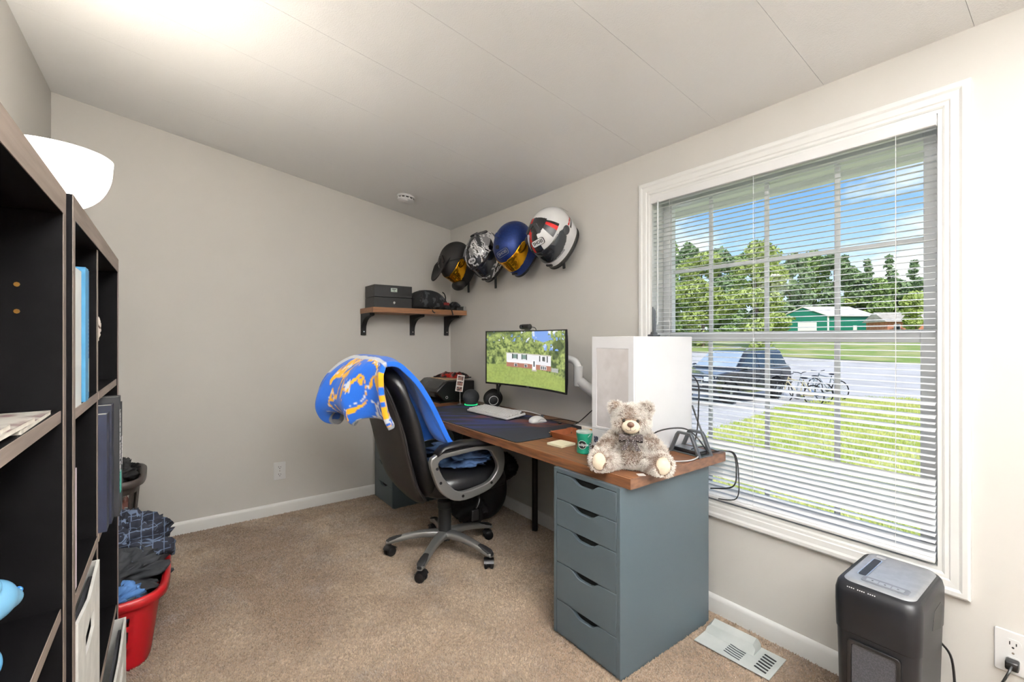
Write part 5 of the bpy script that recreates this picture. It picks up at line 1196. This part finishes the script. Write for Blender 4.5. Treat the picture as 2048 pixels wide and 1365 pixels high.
wcab = thing('white_charging_cable', 'white cable running from the dock towards the teddy bear', 'cable', (1.80, 1.08, DT)); MB().tube(smooth_path([(0.0, 0.01, 0.008), (-0.04, -0.012, 0.008), (-0.10, -0.010, 0.005), (-0.17, 0.03, 0.004)]), 0.0028, 7).build('cable', mat('cable_grey', (176, 176, 178), .5, noise=(20, (160, 160, 162), .4, .6)), wcab, smooth=True); MB().cbox((0.004, 0.012, 0.009), (0.014, 0.012, 0.007)).build('plug', wht, wcab, bevel=0.002)
bc = thing('black_power_cable', 'black cable arching over the stand and off the desk end', 'cable', (1.80, 1.12, DT))
MB().tube(smooth_path([(-0.22, 0.12, 0.010), (-0.19, 0.11, 0.055), (-0.12, 0.085, 0.105), (-0.03, 0.03, 0.118), (0.01, -0.01, 0.090), (0.045, -0.05, 0.02), (0.10, -0.03, 0.006), (0.15, -0.06, 0.010), (0.165, -0.10, 0.002), (0.14, -0.125, -0.06), (0.10, -0.13, -0.12), (0.12, -0.02, -0.16)]), 0.0032, 7).build('cable', blk, bc, smooth=True)
MB().tube(smooth_path([(0.0, 0.0, 0.028), (0.06, -0.02, 0.034), (0.12, -0.05, 0.012), (0.172, -0.10, 0.004), (0.17, -0.12, -0.10), (0.14, -0.125, -0.18), (0.13, -0.05, -0.20)]), 0.0024, 7).build('cable', blk, bc, smooth=True)

# ------------------------------------------------------------------ teddy bear
BS = 0.97
tb = thing('teddy_bear', 'brown and cream furry teddy bear with a spotted bow tie', 'teddy bear', (1.447, 1.160, DT), R(-52))
m = MB()
def el(c, r): m.sph([v*BS for v in c], [v*BS for v in r], 24, 16)
el((0, 0.015, 0.080), (0.068, 0.060, 0.082)); el((0, -0.008, 0.050), (0.072, 0.062, 0.050)); el((0, 0.0, 0.135), (0.045, 0.040, 0.04))
el((0, -0.005, 0.195), (0.071, 0.060, 0.058)); el((-0.030, -0.030, 0.180), (0.040, 0.036, 0.034)); el((0.030, -0.030, 0.180), (0.040, 0.036, 0.034))
for s in (-1, 1):
    el((s*0.060, 0.0, 0.238), (0.027, 0.018, 0.028))
    for k in range(6): t = k/5; el((s*(0.055+0.050*t), 0.0-0.045*t, 0.128-0.052*t), (0.028+0.003*t, 0.026, 0.027))
    for k in range(6): t = k/5; el((s*(0.045+0.068*t), -0.02-0.075*t, 0.034+0.004*t), (0.036, 0.034, 0.034+0.004*t))
    el((s*0.118, -0.104, 0.046), (0.036, 0.022, 0.045))
bear = m.build('body', mat('bear_skin', (150, 128, 112), 0.95, noise=(40, (112, 90, 74), .4, .6)), tb)
md = bear.modifiers.new('rm', 'REMESH'); md.mode = 'VOXEL'; md.voxel_size = 0.005
md = bear.modifiers.new('sm', 'SMOOTH'); md.factor = 0.6; md.iterations = 8
bpy.context.view_layer.update(); dgx = bpy.context.evaluated_depsgraph_get(); dgx.update()
bme = bpy.data.meshes.new_from_object(bear.evaluated_get(dgx)); bear.modifiers.clear(); bear.data = bme
bme.polygons.foreach_set('use_smooth', [True]*len(bme.polygons))
zmin = min(v.co.z for v in bme.vertices)
for v in bme.vertices: v.co.z = max(v.co.z - zmin, 0.0)
bme.update()
def fur(me, n, L):
    nf = len(me.polygons); cen = np.zeros(nf*3); nor = np.zeros(nf*3); ar_ = np.zeros(nf)
    me.polygons.foreach_get('center', cen); me.polygons.foreach_get('normal', nor); me.polygons.foreach_get('area', ar_)
    cen = cen.reshape(-1, 3); nor = nor.reshape(-1, 3); k = rng.choice(nf, n, p=ar_/ar_.sum())
    P = cen[k] + rng.normal(0, .0025, (n, 3)); Nn = nor[k]
    # leave the muzzle, pads bare
    b = BS; ok = ~((np.abs(P[:, 0]) < 0.034*b) & (P[:, 1] < -0.048*b) & (np.abs(P[:, 2]-0.178*b) < 0.028*b))
    for s in (-1, 1): ok &= ~(((P[:, 0]-s*0.118*b)**2/(0.026*b)**2 + (P[:, 2]-0.046*b)**2/(0.034*b)**2 < 1) & (P[:, 1] < -0.115*b))
    ok &= P[:, 2] > 0.004
    P = P[ok]; Nn = Nn[ok]; n = len(P)
    flow = np.stack([0.9*np.sin(P[:, 0]*40+P[:, 2]*60), 0.5*np.cos(P[:, 2]*50+P[:, 0]*30), -0.5+0.9*np.sin(P[:, 1]*60+P[:, 0]*35)], 1)
    D = Nn*0.75 + flow*0.45 + rng.normal(0, .22, (n, 3)); D /= np.linalg.norm(D, axis=1)[:, None]
    Sd = np.cross(D, rng.normal(0, 1, (n, 3))); Sd /= np.linalg.norm(Sd, axis=1)[:, None]
    ln = L*rng.uniform(.6, 1.25, n)[:, None]; w = 0.00075
    tip = P + D*ln; tip[:, 2] = np.maximum(tip[:, 2], 0.001)
    V = np.stack([P-Sd*w, P+Sd*w, tip+Sd*w*.45, tip-Sd*w*.45], 1).reshape(-1, 3)
    me2 = bpy.data.meshes.new('fur'); me2.from_pydata(V.tolist(), [], np.arange(n*4).reshape(-1, 4).tolist()); me2.update()
    o = bpy.data.objects.new('fur', me2); COL.objects.link(o); o.parent = tb; o['kind'] = 'stuff'
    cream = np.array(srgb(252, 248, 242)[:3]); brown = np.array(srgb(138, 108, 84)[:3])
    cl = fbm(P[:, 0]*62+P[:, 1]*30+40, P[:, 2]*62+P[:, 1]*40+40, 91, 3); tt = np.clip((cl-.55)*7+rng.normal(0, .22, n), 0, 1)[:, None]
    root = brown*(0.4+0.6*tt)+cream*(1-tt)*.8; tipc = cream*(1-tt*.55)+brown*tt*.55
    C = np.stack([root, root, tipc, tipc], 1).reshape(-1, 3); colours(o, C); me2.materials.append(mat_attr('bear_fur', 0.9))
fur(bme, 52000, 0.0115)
cream_m = mat('cream_plush', (226, 214, 192), .9, noise=(60, (216, 202, 180), .4, .6), bump=(300, .2, .001))
mz = MB().sph((0, -0.066*BS, 0.176*BS), (0.035*BS, 0.024*BS, 0.027*BS), 24, 16).build('muzzle', cream_m, tb, smooth=True)
MB().sph((0, -0.091*BS, 0.189*BS), (0.0135*BS, 0.008*BS, 0.011*BS), 16, 12).build('nose', mat('brown_nose', (92, 62, 48), .5, bump=(200, .2, .0006)), mz, smooth=True)
MB().tube([(0, -0.0905*BS, 0.178*BS), (0, -0.0905*BS, 0.168*BS)], 0.0009, 5).build('mouth_line', mat('thread', (70, 54, 46), .8, noise=(20, (60, 46, 40), .4, .6)), mz)
MB().tube(smooth_path([(-0.020*BS, -0.084*BS, 0.172*BS), (-0.012*BS, -0.089*BS, 0.166*BS), (0, -0.0905*BS, 0.1665*BS), (0.012*BS, -0.089*BS, 0.166*BS), (0.020*BS, -0.084*BS, 0.172*BS)]), 0.0008, 5).build('smile', MATS['thread'], mz)
for s in (-1, 1):
    MB().sph((s*0.027*BS, -0.0665*BS, 0.200*BS), 0.0065*BS, 14, 10).build('eye', mat('bear_eye', (30, 20, 14), .08, noise=(20, (40, 28, 20), .4, .6)), tb, smooth=True)
    MB().sph((s*0.118*BS, -0.117*BS, 0.046*BS), (0.0265*BS, 0.0125*BS, 0.0345*BS), 24, 14).build('foot_pad', cream_m, tb, smooth=True)
bow_m = mat('bow_ribbon', (52, 42, 40), .7, noise=(20, (44, 35, 34), .4, .6))
bow = MB()
for s in (-1, 1):
    bow.rings([[(s*x, -0.076*BS+dy, 0.133*BS+z*hh) for z, dy in ((-1, .004), (-.4, -.006), (.4, -.006), (1, .004))] for x, hh in ((0.004, .006), (0.018, .013), (0.036, .017), (0.044, .015))], closed=True)
    bow.rings([[(s*(0.006+x*.55)+d_*.9, -0.079*BS-abs(x)*0.10, 0.128*BS-x) for d_ in (-.010, .010)] + [(s*(0.006+x*.55)+d_*.9, -0.076*BS-abs(x)*0.10, 0.128*BS-x) for d_ in (.010, -.010)] for x in (0.0, 0.02, 0.040)], closed=True)
bow.sph((0, -0.082*BS, 0.132*BS), (0.009, 0.007, 0.010), 12, 8)
bo_ = bow.build('bow_tie', bow_m, tb, smooth=True); fix_normals(bo_)
dots = MB()
for s in (-1, 1):
    for i in range(5):
        for j in range(4):
            x = 0.010+i*0.0075; z = (j-1.5)*0.0072
            if abs(z) < 0.013 and (i+j) % 2: dots.sph((s*x, -0.0765*BS-.006, 0.133*BS+z+(i % 2)*.003), (.0013, .0009, .0013), 7, 5)
    for i in range(6):
        for j in ((-.005, .005) if i % 2 else (0.0,)): x = 0.003+i*0.0066; dots.sph((s*(0.006+x*.55)+j, -0.080*BS-x*0.10, 0.128*BS-x), (.0013, .0009, .0013), 7, 5)
dots.build('polka_dots', wht, bo_)
MB().box(-0.014, 0.014, -0.02, 0.008, 0.0, 0.001, Matrix.Translation((0.035, -0.088, 0.0005)) @ Matrix.Rotation(R(20), 4, 'Z')).build('sewn_label', wht, tb)
# ------------------------------------------------------------------ bookcases
bk_in = mat('black_brown_board', (7, 6, 7), 0.7, spec=0.06, noise=(6, (10, 9, 10), .4, .6), bump=(30, .05, .0006), stretch=(6, .6, 6))
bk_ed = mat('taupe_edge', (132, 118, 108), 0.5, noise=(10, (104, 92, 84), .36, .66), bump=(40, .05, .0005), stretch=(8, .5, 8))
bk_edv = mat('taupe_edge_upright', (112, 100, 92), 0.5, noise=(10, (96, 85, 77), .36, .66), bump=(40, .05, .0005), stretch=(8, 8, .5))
TOPZ = 1.491
def bookcase(xf, xb, y0, y1, div, shelves, label):
    """open bookcase facing +x; shelves = list of (ya, yb, z)"""
    t = thing('bookcase', label, 'bookcase', (xb, y0, 0), 0, 'dark open bookcases along the left wall')
    o0 = Vector(t.location)
    def ad(mb, name, m, p=t, **k):
        o = mb.build(name, m, p, **k); o.data.transform(Matrix.Translation(-o0)); return o
    ft = 0.038; sp_ = 0.020
    def board(name, x0, x1, a0, a1, z0, z1, m_edge):
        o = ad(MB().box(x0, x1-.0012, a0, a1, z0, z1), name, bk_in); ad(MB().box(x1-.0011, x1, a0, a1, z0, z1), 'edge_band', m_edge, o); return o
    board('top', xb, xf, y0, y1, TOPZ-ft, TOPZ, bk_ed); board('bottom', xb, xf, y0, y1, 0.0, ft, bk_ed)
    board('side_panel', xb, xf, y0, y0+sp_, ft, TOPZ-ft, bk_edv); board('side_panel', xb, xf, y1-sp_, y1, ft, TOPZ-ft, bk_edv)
    for d_ in div: board('divider', xb+.006, xf-0.004, d_-0.008, d_+0.008, ft, TOPZ-ft, bk_edv)
    for a_, b_, z_ in shelves: board('shelf_board', xb+.006, xf-0.003, a_, b_, z_-0.018, z_, bk_ed)
    ad(MB().box(xb, xb+.005, y0+sp_, y1-sp_, ft, TOPZ-ft), 'back_panel', bk_in)
    for z_ in (1.30, 1.34): ad(MB().cyl((xf-.05, y1-sp_, z_), (xf-.05, y1-sp_-.0012, z_), 0.0035, n=8), 'peg_hole', mat('brass_peg', (150, 110, 50), .4, .8, noise=(30, (130, 92, 40), .4, .6)))
    return t
AF, BF, BKX = -0.135, -0.1276, -0.532
A0, A1, B0, B1, BDV = 0.234, 1.000, 1.006, 1.770, 1.345
bookcase(AF, BKX, A0, A1, [], [(A0+.02, A1-.02, z) for z in (1.148, 0.842, 0.47)], 'near dark bookcase at the left edge holding magazines')
bookcase(BF, BKX, B0, B1, [BDV], [(B0+.02, BDV-.008, z) for z in (1.142, 0.828, 0.46)] + [(BDV+.008, B1-.02, z) for z in (1.142, 0.828, 0.485)], 'far dark bookcase with books and binders beside the laundry')
def book(name, x0, x1, y0, y1, z0, h, cov, label, cat='book', spine=None, tx=None, page=True, lean=0.0):
    t = thing(name, label, cat, (x0, y0, z0)); c = mat('cover_%d_%d_%d' % cov, cov, .5, noise=(12, tuple(max(0, v-10) for v in cov), .4, .6)); w = x1-x0; d = y1-y0
    MB().box(0, w, 0, .0015, 0, h).build('cover', c, t); MB().box(0, w, d-.0015, d, 0, h).build('cover', c, t)
    s_ = MB().box(w-.0016, w, 0.0012, d-0.0012, 0, h).build('spine', c, t)
    MB().box(0.003, w-.002, .0017, d-.0017, .003, h-.003).build('pages', mat('pages', (224, 218, 206), .8, noise=(60, (206, 200, 188), .4, .6)), t)
    if tx:
        body, size, m_ = tx
        text('spine_lettering', body, size, m_, s_, frame((w+.0004, d/2, h*0.55), (0, 0, -1), (0, 1, 0)), bold=.0002)
    return t
z1 = 1.142
book('book', BKX+.12, BF-.004, B0+.044, B0+.115, z1, 0.238, (222, 226, 224), 'thick white book at the left of the top shelf row')
book('book', BKX+.12, BF-.010, B0+.117, B0+.130, z1, 0.225, (176, 96, 52), 'thin orange book between the white and blue books')
book('book', BKX+.12, BF-.012, B0+.132, B0+.144, z1, 0.222, (20, 126, 96), 'thin green book beside the blue books')
book('book', BKX+.10, BF-.002, B0+.146, B0+.183, z1, 0.250, (70, 136, 176), 'pale blue book on the top shelf row')
book('book', BKX+.10, BF-.006, B0+.186, B0+.228, z1, 0.252, (18, 92, 146), 'darker blue book, rightmost of the row')
blue_book = [o for o in bpy.data.objects if o.get('label') == 'darker blue book, rightmost of the row'][0]
MB().box(0, BF-.006-BKX-.10+.0006, .0, .036, .012, .078).build('label_band', mat('pale_band', (200, 206, 198), .6, noise=(40, (150, 176, 190), .45, .6)), blue_book)
for k in range(9): MB().box(BF-.006-BKX-.10, BF-.006-BKX-.10+.0006, .008, .030, .088+k*.008, .092+k*.008).build('faint_print', wht, blue_book)
fg = thing('white_figurine', 'tiny white and brown figurine in the upper right cell', 'figurine', (BF-.022, BDV+.052, 1.142))
MB().box(-.016, .006, -.016, .016, 0, .112).build('pedestal', blk, fg, bevel=.002)
crumple('figure', mat('fig_white', (216, 206, 198), .5, noise=(90, (92, 70, 58), .58, .64)), None, None, (0.002, 0, 0.142), (0.014, 0.017, 0.034), .5, 61, parent=fg)
bxo = thing('small_black_box', 'small black box at the back of the upper right cell', 'box', (BF-.012, BDV+.14, 1.142)); MB().box(-.04, -.02, -.05, -.02, 0, .045).build('box_body', blk, bxo, bevel=.002); MB().box(-.041, -.019, -.051, -.019, .0455, .052).build('lid', blk_rough, bxo)
z2 = 0.828
book('binder', BKX+.05, BF+.010, BDV+.012, BDV+.060, z2, 0.262, (20, 27, 48), 'navy blue binder in the lower right cell', 'binder')
book('binder', BKX+.05, BF+.014, BDV+.063, BDV+.108, z2, 0.276, (16, 22, 40), 'darker navy binder with a taller spine', 'binder')
book('yearbook', BKX+.04, BF+.024, BDV+.112, BDV+.150, z2, 0.290, (24, 25, 29), 'black yearbook with white spine lettering', 'book', tx=('LEMOORE HIGH SCHOOL', 0.017, wht))
book('book', BKX+.05, BF+.025, BDV+.154, BDV+.178, z2, 0.272, (30, 32, 36), 'black introductory textbook next to the yearbook', 'book', tx=('introductory', 0.014, wht))
lbx = tag(MB().box(BF+.0248, BF+.0256, BDV+.118, BDV+.146, z2+.055, z2+.105).build('teal_sticker', mat('teal_paper', (70, 176, 160), .6, noise=(20, (60, 160, 146), .4, .6))), 'teal sticker on the yearbook spine', 'sticker')
book('book', BKX+.15, BF-.006, B0+.042, B0+.082, z2, 0.207, (220, 208, 216), 'tall pale pink book alone in the lower left cell')
def fabric_bin(x0, x1, y0, y1, z0, h, label):
    t = thing('fabric_bin', label, 'storage bin', ((x0+x1)/2, (y0+y1)/2, z0), 0, 'white fabric bins in the far bookcase'); w, d = (x1-x0)/2, (y1-y0)/2
    fm = mat('felt_white', (214, 212, 206), .9, noise=(30, (202, 200, 194), .4, .6), bump=(200, .3, .001)); dk_ = mat('bin_shade', (40, 40, 44), .9, bump=(50, .1, .001))
    MB().box(-w, -w+.005, -d, d, 0, h).build('wall', fm, t); MB().box(-w, w, -d, -d+.005, 0, h).build('wall', fm, t); MB().box(-w, w, d-.005, d, 0, h).build('wall', fm, t); MB().box(-w, w, -d, d, 0, .005).build('base', fm, t)
    o_ = [(-d, 0), (d, 0), (d, h), (d*.5, h-.010), (0, h-.030), (-d*.5, h-.010), (-d, h)]
    f = MB(); f.ring_prism([(-d, 0), (0, 0), (d, 0), (d, h), (0, h-.02), (-d, h)], [(-d*.4, h-.10), (0, h-.105), (d*.4, h-.10), (d*.4, h-.065), (0, h-.06), (-d*.4, h-.065)], 0, .005, basis((w, 0, 0), (0, 1, 0), (0, 0, 1), (1, 0, 0)))
    fix_normals(f.build('front_wall', fm, t)); MB().box(w-.012, w-.006, -d+.006, d-.006, .006, h-.03).build('hole_shade_sheet', dk_, t)  # dark sheet stands in for the shade inside the handle hole
fabric_bin(BKX+.06, BF-.003, B0+.032, BDV-.030, 0.46, 0.325, 'white fabric bin with a handle hole in the left column')
fabric_bin(BKX+.06, BF+.014, BDV+.014, B1-.026, 0.04, 0.405, 'white fabric bin at the bottom of the right column')
# magazines on the near shelf
mag_m = mat('magazine_print', (196, 190, 180), .35, noise=(26, (120, 92, 92), .46, .60))
for k, (x, y, rz, zz) in enumerate(((-0.267, 0.850, 1, 0), (-0.266, 0.735, -1, 1), (-0.266, 0.637, 1, 2), (-0.266, 0.548, -1, 3))):
    t = thing('magazine', ['magazine nearest the shelf end, bottom of the fanned stack', 'second magazine from the shelf end in the fanned stack', 'third magazine from the shelf end in the fanned stack', 'topmost magazine of the fanned stack, nearest the viewer'][k], 'magazine', (x, y, 1.1482+zz*.0062), R(rz), 'magazines fanned on the near shelf')
    MB().box(-.12, .125, -.09, .09, 0, .0052).build('pages', mat('pages', (224, 218, 206)), t); MB().box(-.1205, .1255, -.0905, .0905, .0053, .0058).build('front_cover', mag_m, t)
# blue frosted animal figure
bd = thing('blue_animal_figurine', 'frosted light blue animal figurine on the near bookcase shelf', 'figurine', (-0.215, 0.822, 0.842), R(-38)); bd.scale = (.85, .85, .85)
bm_ = mat('frosted_blue', (110, 180, 226), .25, noise=(8, (140, 202, 238), .4, .6), trans=0.25)
m = MB()
for c_, r_ in (((0, 0, .062), (.048, .040, .040)), ((.0, .052, .098), (.032, .034, .032)), ((0, .076, .090), (.021, .020, .017)), ((.024, .040, .128), (.010, .010, .014)), ((-.024, .040, .128), (.010, .010, .014)), ((.030, .030, .022), (.014, .014, .024)), ((-.030, .030, .022), (.014, .014, .024)), ((.030, -.030, .022), (.014, .014, .024)), ((-.030, -.030, .022), (.014, .014, .024)), ((0, 0.026, .08), (.032, .03, .03))): m.sph(c_, r_, 20, 14)
o = m.build('figure_body', bm_, bd, smooth='all'); md = o.modifiers.new('rm', 'REMESH'); md.mode = 'VOXEL'; md.voxel_size = .004; md.use_smooth_shade = True; md = o.modifiers.new('sm', 'SMOOTH'); md.iterations = 6
MB().sph((0, .095, .095), (.006, .004, .005), 10, 8).build('nose', mat('deep_blue', (50, 120, 190), .3, noise=(20, (44, 110, 178), .4, .6)), bd, smooth=True)

# ------------------------------------------------------------------ laundry
red_m = mat('red_plastic', (168, 22, 30), .35, noise=(3, (158, 19, 27), .4, .6))
def basket(name, label, loc, a, b, h, m_, nslot, taper, slot_h, wall_z, rz=0, group=None):
    t = thing(name, label, 'laundry basket', loc, rz, group)
    NA, NZ = 96, 26
    def pt(i, j, k=0.0):
        ang = 2*PI*i/NA; z = h*j/NZ; f = taper + (1-taper)*j/NZ; c, s_ = math.cos(ang), math.sin(ang); q = (abs(c)**5+abs(s_)**5)**-0.2
        return Vector(((a*f-k)*q*c, (b*f-k)*q*s_, z))
    m = MB(); m.v = [tuple(pt(i, j)) for j in range(NZ+1) for i in range(NA)]
    for j in range(NZ):
        for i in range(NA):
            z = (j+.5)/NZ; col_ = i % (NA//nslot); half = (NA//nslot)
            row = None
            for r0, r1 in slot_h:
                if r0 < z < r1:
                    mid = (z-(r0+r1)/2)/((r1-r0)/2); wide = half*(0.36 if nslot > 10 else 0.17)*math.sqrt(max(0, 1-mid*mid*.8))
                    if abs(col_+.5-half/2) < wide: row = 1
            if row: continue
            p = j*NA+i; q = j*NA+(i+1) % NA; m.f.append([p, q, q+NA, p+NA]); m.mi.append(0)
    o = m.build('basket_wall', m_, t, smooth='all'); md = o.modifiers.new('t', 'SOLIDIFY'); md.thickness = .004
    m = MB(); m.add([pt(i, 0) + Vector((0, 0, .003)) for i in range(NA)], [tuple(range(NA))]); m.build('basket_floor', m_, t)
    rm = MB(); ring = []
    for i in range(NA): p = pt(i, NZ); d = Vector((p.x/a, p.y/b, 0)).normalized(); ring.append([p+d*x+Vector((0, 0, z)) for x, z in ((0, -.004), (.018, -.026), (.024, -.024), (.025, .004), (.018, .010), (.0, .006))])
    rm.rings(ring + [ring[0]], True, False, False); fix_normals(rm.build('rim', m_, t, smooth='all'))
    return t
basket('laundry_basket', 'red plastic laundry basket heaped with dark clothes', (-0.245, 2.475, 0), 0.215, 0.285, 0.285, red_m, 8, .82, ((.22, .38), (.42, .58), (.62, .78)), None)
plaid = bpy.data.materials.new('navy_plaid'); plaid.use_nodes = True
pt_ = plaid.node_tree; pb = pt_.nodes['Principled BSDF']; pb.inputs['Roughness'].default_value = .9
co = N(pt_, 'ShaderNodeTexCoord'); sx_ = N(pt_, 'ShaderNodeSeparateXYZ'); pt_.links.new(co.outputs['Object'], sx_.inputs[0]); prev = None
for ax, fr in (('X', 26.0), ('Z', 30.0), ('Y', 22.0)):
    mu = N(pt_, 'ShaderNodeMath', operation='MULTIPLY'); mu.inputs[1].default_value = fr; pt_.links.new(sx_.outputs[ax], mu.inputs[0])
    fc = N(pt_, 'ShaderNodeMath', operation='FRACT'); pt_.links.new(mu.outputs[0], fc.inputs[0]); lt = N(pt_, 'ShaderNodeMath', operation='LESS_THAN'); lt.inputs[1].default_value = .09; pt_.links.new(fc.outputs[0], lt.inputs[0])
    if prev is None: prev = lt
    else: mxn = N(pt_, 'ShaderNodeMath', operation='MAXIMUM'); pt_.links.new(prev.outputs[0], mxn.inputs[0]); pt_.links.new(lt.outputs[0], mxn.inputs[1]); prev = mxn
mc = N(pt_, 'ShaderNodeMix', data_type='RGBA'); mc.inputs[6].default_value = srgb(28, 32, 46); mc.inputs[7].default_value = srgb(96, 110, 134); pt_.links.new(prev.outputs[0], mc.inputs[0]); pt_.links.new(mc.outputs[2], pb.inputs['Base Color'])
dk_cl = mat('charcoal_cloth', (48, 50, 54), .9, noise=(9, (38, 40, 44), .4, .6), bump=(50, .4, .004)); bl_cl = mat('blue_cloth', (86, 130, 186), .9, noise=(9, (74, 116, 170), .4, .6), bump=(50, .4, .004))
crumple('plaid_shirt', plaid, 'navy plaid shirt piled at the back of the red basket', 'shirt', (-0.185, 2.60, 0.345), (.155, .15, .125), .75, 21, 3.4)
crumple('grey_trousers', dk_cl, 'charcoal trousers crumpled in the middle of the red basket', 'trousers', (-0.22, 2.44, 0.285), (.165, .15, .095), .8, 27, 3.6)
crumple('blue_towel', bl_cl, 'light blue cloth at the front of the red basket', 'towel', (-0.20, 2.285, 0.25), (.09, .05, .062), .9, 33, 3.2)
hm = mat('brown_basket', (66, 58, 54), .45, noise=(5, (58, 50, 47), .4, .6))
basket('laundry_hamper', 'dark brown slotted plastic hamper behind the red basket', (-0.30, 3.13, 0), 0.165, 0.20, 0.545, hm, 24, .72, ((.10, .34), (.38, .62), (.66, .90)), None)
crumple('hamper_clothes', mat('mixed_cloth', (176, 120, 110), .9, noise=(14, (222, 220, 216), .46, .54), bump=(40, .4, .004)), 'mixed pale clothes showing through the brown hamper', 'clothes', (-0.30, 3.13, 0.26), (.115, .14, .235), .4, 41, 3.0)
hd = crumple('black_shorts', blk_rough, 'black cloth poking out over the hamper rim', 'cloth', (-0.22, 3.10, 0.565), (.07, .09, .055), .8, 44, 3.0)

# ------------------------------------------------------------------ shredder
shd = thing('paper_shredder', 'black paper shredder with a silver top below the window', 'shredder', (1.815, 0.443, 0))
# local: front at -x, back at +x; y to the left is +y
SW, SD_, SH = 0.105, 0.158, 0.515
bs = mat('shredder_black', (17, 17, 20), .38, spec=0.3, noise=(6, (23, 23, 26), .4, .6), bump=(300, .06, .0005)); sv_m = mat('shredder_silver', (164, 166, 170), .38, .55, noise=(40, (156, 158, 162), .4, .6))
def sring(z, kx, ky, ox=0.0):
    return [(x*kx*2+ox, y*ky*2, z) for x, y in [(px/2/SD_*SD_, py/2/SW*SW) for px, py in rrect(2*SD_*.5*2, 2*SW*.5*2, .035)]]
def sect(z, hx_, hy_, r, ox=0.0): return [(x+ox, y, z) for x, y in rrect(2*hx_, 2*hy_, r, 6)]
m = MB(); m.rings([sect(0.0, .140, .090, .03), sect(.03, .145, .094, .03), sect(.36, .153, .102, .034)]); fix_normals(m.build('bin', bs, shd, smooth=True))
m = MB(); m.rings([sect(.362, .155, .104, .034), sect(.44, .158, .106, .036), sect(.478, .157, .106, .036), sect(.500, .150, .102, .036), sect(.508, .142, .097, .036, .003)]); fix_normals(m.build('head', bs, shd, smooth=True, angle=60))
tp = MB(); tp.rings([sect(.5075, .140, .088, .030, .006), sect(.513, .136, .085, .030, .008), sect(.5145, .128, .078, .028, .010)]); tpo = fix_normals(tp.build('top_plate', sv_m, shd, smooth=True, angle=60))
MB().prism([(x, y) for x, y in rrect(.165, .026, .006)], .5148, .5156, Matrix.Translation((0.005, .052, 0))).build('feed_slot_rim', chrome, tpo)
MB().prism(rrect(.158, .019, .005), .5157, .5162, Matrix.Translation((0.005, .052, 0))).build('feed_slot', blk, tpo)
MB().prism(rrect(.020, .026, .003), .5148, .5158, Matrix.Translation((0.110, .050, 0))).build('badge', chrome, tpo)
cpn = MB().prism(rrect(.040, .115, .010), .5147, .5165, Matrix.Translation((-.093, -.012, 0))).build('control_strip', mat('strip_grey', (120, 122, 126), .4, .3, noise=(40, (112, 114, 118), .4, .6)), tpo, bevel=.0008)
for k in (-1, 0, 1):
    bt = MB().prism(rrect(.018, .029, .003), .5166, .5174, Matrix.Translation((-.096, -.012+k*.031, 0))).build('button', sv_m, cpn, bevel=.0006)
    text('button_symbol', '>' if k < 0 else ('<' if k > 0 else 'o'), .011, blk, bt, frame((-.096, -.012+k*.031, .5176), (0, -1, 0), (1, 0, 0)))
for k in range(14):
    if k not in (4, 9): MB().box(-.0013, .0013, -.0014, .0014, -.0003, .0004, frame((-.1515, .066-k*.0052, .4975), (0, -1, 0), (.35, 0, 1)) @ Matrix.Rotation(R(90), 4, 'Z')).build('faint_print', wht, shd)
MB().ring_prism([(x, y+.19) for x, y in rrect(.128, .31, .012)], [(x, y+.19) for x, y in rrect(.108, .29, .010)], 0, .006, basis((-.1555, 0, 0), (0, -1, 0), (0.0, 0, 1), (-1, 0, 0))).build('window_frame', blk, shd, bevel=.001)
MB().prism([(x, y+.19) for x, y in rrect(.106, .288, .010)], 0, .002, basis((-.1560, 0, 0), (0, -1, 0), (0, 0, 1), (-1, 0, 0))).build('bin_window', mat('smoke_window', (50, 51, 56), .3, noise=(300, (66, 67, 72), .45, .6)), shd)
hs = MB().prism([(-.045, .40), (.055, .37), (.075, .435), (.05, .452), (-.02, .45)], 0, .002, basis((.02, -.1045, 0), (1, 0, 0), (0, 0, 1), (0, -1, 0))).build('side_handle', blk, shd)
MB().tube(smooth_path([(.13, -.095, .30), (.15, -.118, .25), (.155, -.125, .12), (.14, -.12, .01)]), .0035, 7).build('power_lead', blk, shd, smooth=True)

# ------------------------------------------------------------------ vent deflector on the carpet
vd = thing('vent_deflector', 'translucent white plastic air vent deflector on the carpet', 'vent cover', (1.822, 0.925, 0.008), R(3))
vm = mat('milky_plastic', (214, 218, 216), .25, noise=(8, (202, 208, 206), .4, .6), alpha=.85); vs_ = mat('vent_slot', (70, 74, 78), .6, noise=(40, (60, 64, 68), .4, .6))
MB().box(-.082, .082, -.145, .145, 0, .004).build('flange', vm, vd, bevel=.001)
hdm = MB(); hdm.rings([[(.004, yy, .004), (.074, yy, .004), (.074, yy, .034*k), (.055, yy, .048*k), (.020, yy, .036*k)] for yy, k in ((-.055, .6), (-.045, 1), (.125, 1), (.142, .5))]); fix_normals(hdm.build('hood', vm, vd, smooth=True))
for i in range(5):
    MB().tube([(-.062+.014*i, -.03+.0*i, .0048), (-.060+.014*i, .0, .0054), (-.052+.014*i, .035, .0048)], .0030, 6, flat=.4).build('louver_slot', vs_, vd)
for i in range(6):
    MB().tube([(-.058+.019*i, -.125, .0048), (-.055+.019*i, -.105, .0054), (-.048+.019*i, -.080, .0048)], .0042, 6, flat=.4).build('louver_slot', blk_rough, vd)
